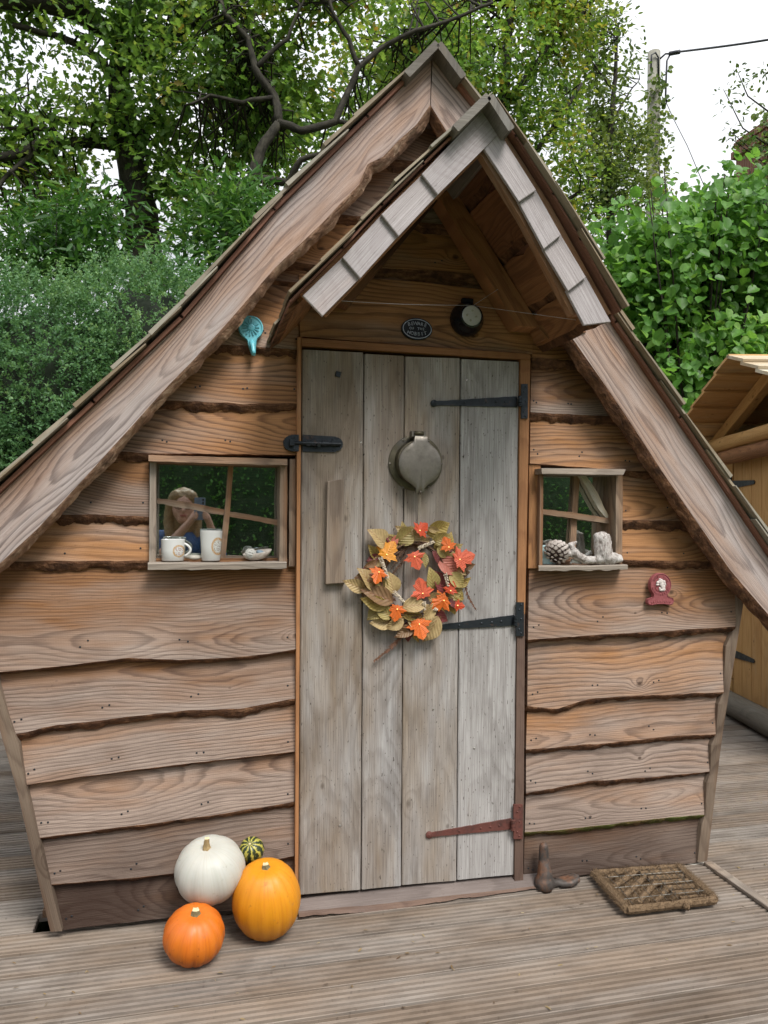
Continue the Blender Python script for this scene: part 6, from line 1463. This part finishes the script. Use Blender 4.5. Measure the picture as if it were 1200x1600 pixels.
# fallen bits
N = 150; C = np.c_[RNG.uniform(-.9, 2.3, N), RNG.uniform(-.75, -.05, N), np.full(N, .003)]; C = np.r_[C, np.c_[RNG.uniform(2.1, 3.6, 60), RNG.uniform(-.4, 2.2, 60), np.full(60, .003)]]; N = len(C)
lit = leaves('leaf_litter', C, rnd3(N)*np.array([1, 1, .1]), rnd3(N, .25)+np.array([0, 0, 1]), .014*RNG.uniform(.3, 1.6, N), RNG.uniform(0, 1, N), T_LAN, M['litter'])
tag(lit, 'tiny dry leaf scraps scattered over the deck boards', 'leaf litter', kind='stuff')
# low belt of far trees and bushes closing the garden behind everything
EW = [(Vector((x, 17+RNG.uniform(-1, 1), .9+RNG.uniform(-.2, .5))), (2.4, 1.2, 2.2+RNG.uniform(-.3, .5))) for x in np.arange(-30, 36, 3.0)]
n_ = 30000; pick = RNG.integers(0, len(EW), n_); dd = rnd3(n_); dd /= np.linalg.norm(dd, axis=1, keepdims=True); dd[:, 1] = -np.abs(dd[:, 1])
C = np.array([tuple(EW[i][0]) for i in pick]) + dd*np.array([EW[i][1] for i in pick])*RNG.uniform(.85, 1.12, (n_, 1))
wood_ = leaves('distant_wood', C, rnd3(n_), rnd3(n_, .5)+np.array([0, -.5, .7]), .22*RNG.uniform(.5, 1.3, n_), nz(C, .5, 8)*.5+.45+RNG.normal(0, .15, n_), T_ELL, M['darkleaf'])
tag(wood_, 'far belt of green bushes beyond the garden', 'wood', kind='stuff')
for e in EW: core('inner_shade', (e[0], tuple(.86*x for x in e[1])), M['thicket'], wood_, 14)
# ------------------------------------------------------------------ the photographer, seen reflected in the left window
M['skin'] = plain('skin', (.55, .30, .22), .5, .12, 25, .05, sss=.1); M['hair'] = plain('fair_hair', (.33, .20, .09), .5, .5, 60, .4); M['bluetop'] = plain('blue_top', (.025, .07, .20), .85, .35, 25, .3); M['jeans'] = plain('dark_jeans', (.03, .035, .06), .9, .4, 40, .3)
pp = Vector((-.13, -3.06, -.28))
per = empty('person', pp, 'person in a blue top holding up a phone, reflected in the left window', 'person')
V3 = lambda x, y, z: Vector((x, y, z))
H = V3(-.135, -3.0, 1.285)
ch = [[(H+V3(0, -.015, .035), .088), (H+V3(0, .0, -.02), .084), (H+V3(0, .03, -.075), .052)], [(H+V3(0, -.03, -.06), .055), (V3(-.13, -3.05, 1.10), .056)],
      [(V3(-.13, -3.06, 1.07), .07), (V3(-.13, -3.07, .98), .12), (V3(-.13, -3.08, .80), .115), (V3(-.13, -3.08, .58), .14)], [(V3(-.29, -3.06, 1.04), .06), (V3(.03, -3.06, 1.04), .06)],
      [(V3(-.30, -3.05, 1.03), .056), (V3(-.34, -2.96, .90), .046), (V3(-.33, -2.89, .88), .042), (V3(-.19, -2.80, 1.06), .036), (V3(-.085, -2.745, 1.19), .026), (V3(-.06, -2.738, 1.225), .028)],
      [(V3(.04, -3.05, 1.03), .056), (V3(.13, -2.96, .92), .046), (V3(.13, -2.89, .91), .042), (V3(.09, -2.81, 1.07), .036), (V3(.05, -2.752, 1.19), .026), (V3(.035, -2.742, 1.225), .028)],
      [(H+V3(0, .085, .01), .012), (H+V3(0, .103, -.018), .015)], [(H+V3(-.088, -.01, 0), .018), (H+V3(-.088, -.012, -.03), .012)], [(H+V3(.088, -.01, 0), .018), (H+V3(.088, -.012, -.03), .012)], [(H+V3(-.022, .074, -.055), .010), (H+V3(.022, .074, -.055), .010)],
      [(V3(-.20, -3.08, .55), .095), (V3(-.21, -3.06, .14), .065), (V3(-.21, -3.09, -.22), .045), (V3(-.21, -2.98, -.26), .035)], [(V3(-.05, -3.08, .55), .095), (V3(-.04, -3.06, .14), .065), (V3(-.04, -3.09, -.22), .045), (V3(-.04, -2.98, -.26), .035)]]
for sx_, bx in ((-1, -.06), (1, .035)):                     # five fingers of each hand close on the phone's edges
    for i, (l, dz_) in enumerate(((.9, .03), (1.0, .012), (.95, -.006), (.75, -.022))):
        p = V3(bx, -2.738, 1.232+dz_); ch.append([(p, .0095), (p+V3(-sx_*.012, .020*l, .006), .009), (p+V3(-sx_*.032*l+.0, .030, .004), .008)])
    p = V3(bx, -2.742, 1.21); ch.append([(p, .011), (p+V3(sx_*.012, -.004, .03), .010), (p+V3(-sx_*.006, -.006, .055), .0085)])
blob('body', ch, .0085, M['skin'], per, 3)
blob('top', [[(V3(-.13, -3.065, 1.05), .088), (V3(-.13, -3.07, .98), .14), (V3(-.13, -3.08, .80), .135), (V3(-.13, -3.08, .52), .155)], [(V3(-.30, -3.06, 1.04), .074), (V3(.04, -3.06, 1.04), .074)], [(V3(-.30, -3.05, 1.03), .07), (V3(-.335, -2.97, .92), .062)], [(V3(.04, -3.05, 1.03), .07), (V3(.125, -2.97, .93), .062)]], .012, M['bluetop'], per, 3, .004, 25)
blob('trousers', [[(V3(-.20, -3.08, .54), .112), (V3(-.21, -3.06, .14), .08), (V3(-.21, -3.09, -.20), .06)], [(V3(-.05, -3.08, .54), .112), (V3(-.04, -3.06, .14), .08), (V3(-.04, -3.09, -.20), .06)]], .014, M['jeans'], per, 3)
blob('hair', [[(H+V3(0, -.035, .05), .098), (H+V3(0, -.055, -.03), .092), (H+V3(0, -.07, -.16), .085), (H+V3(0, -.07, -.27), .06)], [(H+V3(-.05, .02, .085), .045), (H+V3(-.092, -.01, .02), .038), (H+V3(-.105, -.02, -.10), .04), (H+V3(-.10, .0, -.24), .03)], [(H+V3(.05, .02, .085), .045), (H+V3(.092, -.01, .02), .038), (H+V3(.10, -.03, -.10), .035), (H+V3(.10, -.02, -.22), .028)]], .009, M['hair'], per, 3, .004, 45)
mb = MB()
for s_ in (-1, 1):
    c = H+V3(s_*.034, .098, .012); mb.tube([c+V3(.026*math.cos(a), -.006*abs(math.cos(a)), .02*math.sin(a)) for a in np.linspace(0, 2*PI, 17)], .0022, 6, False); mb.tube([c+V3(s_*.026, -.01, .004), H+V3(s_*.09, -.01, .012)], .002, 6)
mb.tube([H+V3(-.009, .098, .014), H+V3(.009, .098, .014)], .002, 6); mb.build('glasses', M['blackpaint'], per, grain=False)
for s_ in (-1, 1):
    mb = MB(); mb.lathe([(max(.0002, .012*math.sin(PI*k/8)), -.012*math.cos(PI*k/8)) for k in range(9)], 12, Matrix.Translation(H+V3(s_*.034, .073, .012))); mb.build('eye', plain('eye', (.12, .10, .10), .2), per, grain=False, smooth=True)
mb = MB(); mb.box(H+V3(0, .083, -.056), (.022, .004, .0045), bev=.001); mb.build('lips', plain('lips', (.42, .13, .12), .5), per, grain=False)
ph = empty('phone', V3(-.012, -2.712, 1.22), 'slim grey-blue phone held up by the reflected person', 'phone')
mb = MB(); mb.box(V3(-.016, -2.7165, 1.288), (.038, .0042, .08), bev=.0035, ax=2); mb.build('case', plain('slate_blue_case', (.16, .19, .26), .3, .1, 20), ph, grain=False)
mb = MB()
for dz_ in (.0, -.022, -.044): mb.lathe([(.0075, 0), (.0075, .0016), (.006, .002), (.0002, .002)], 16, Matrix.Translation(V3(.006, -2.7123, 1.352+dz_)) @ Matrix.Rotation(-PI/2, 4, 'X'))
mb.build('lens_ring', M['blackpaint'], ph, grain=False)
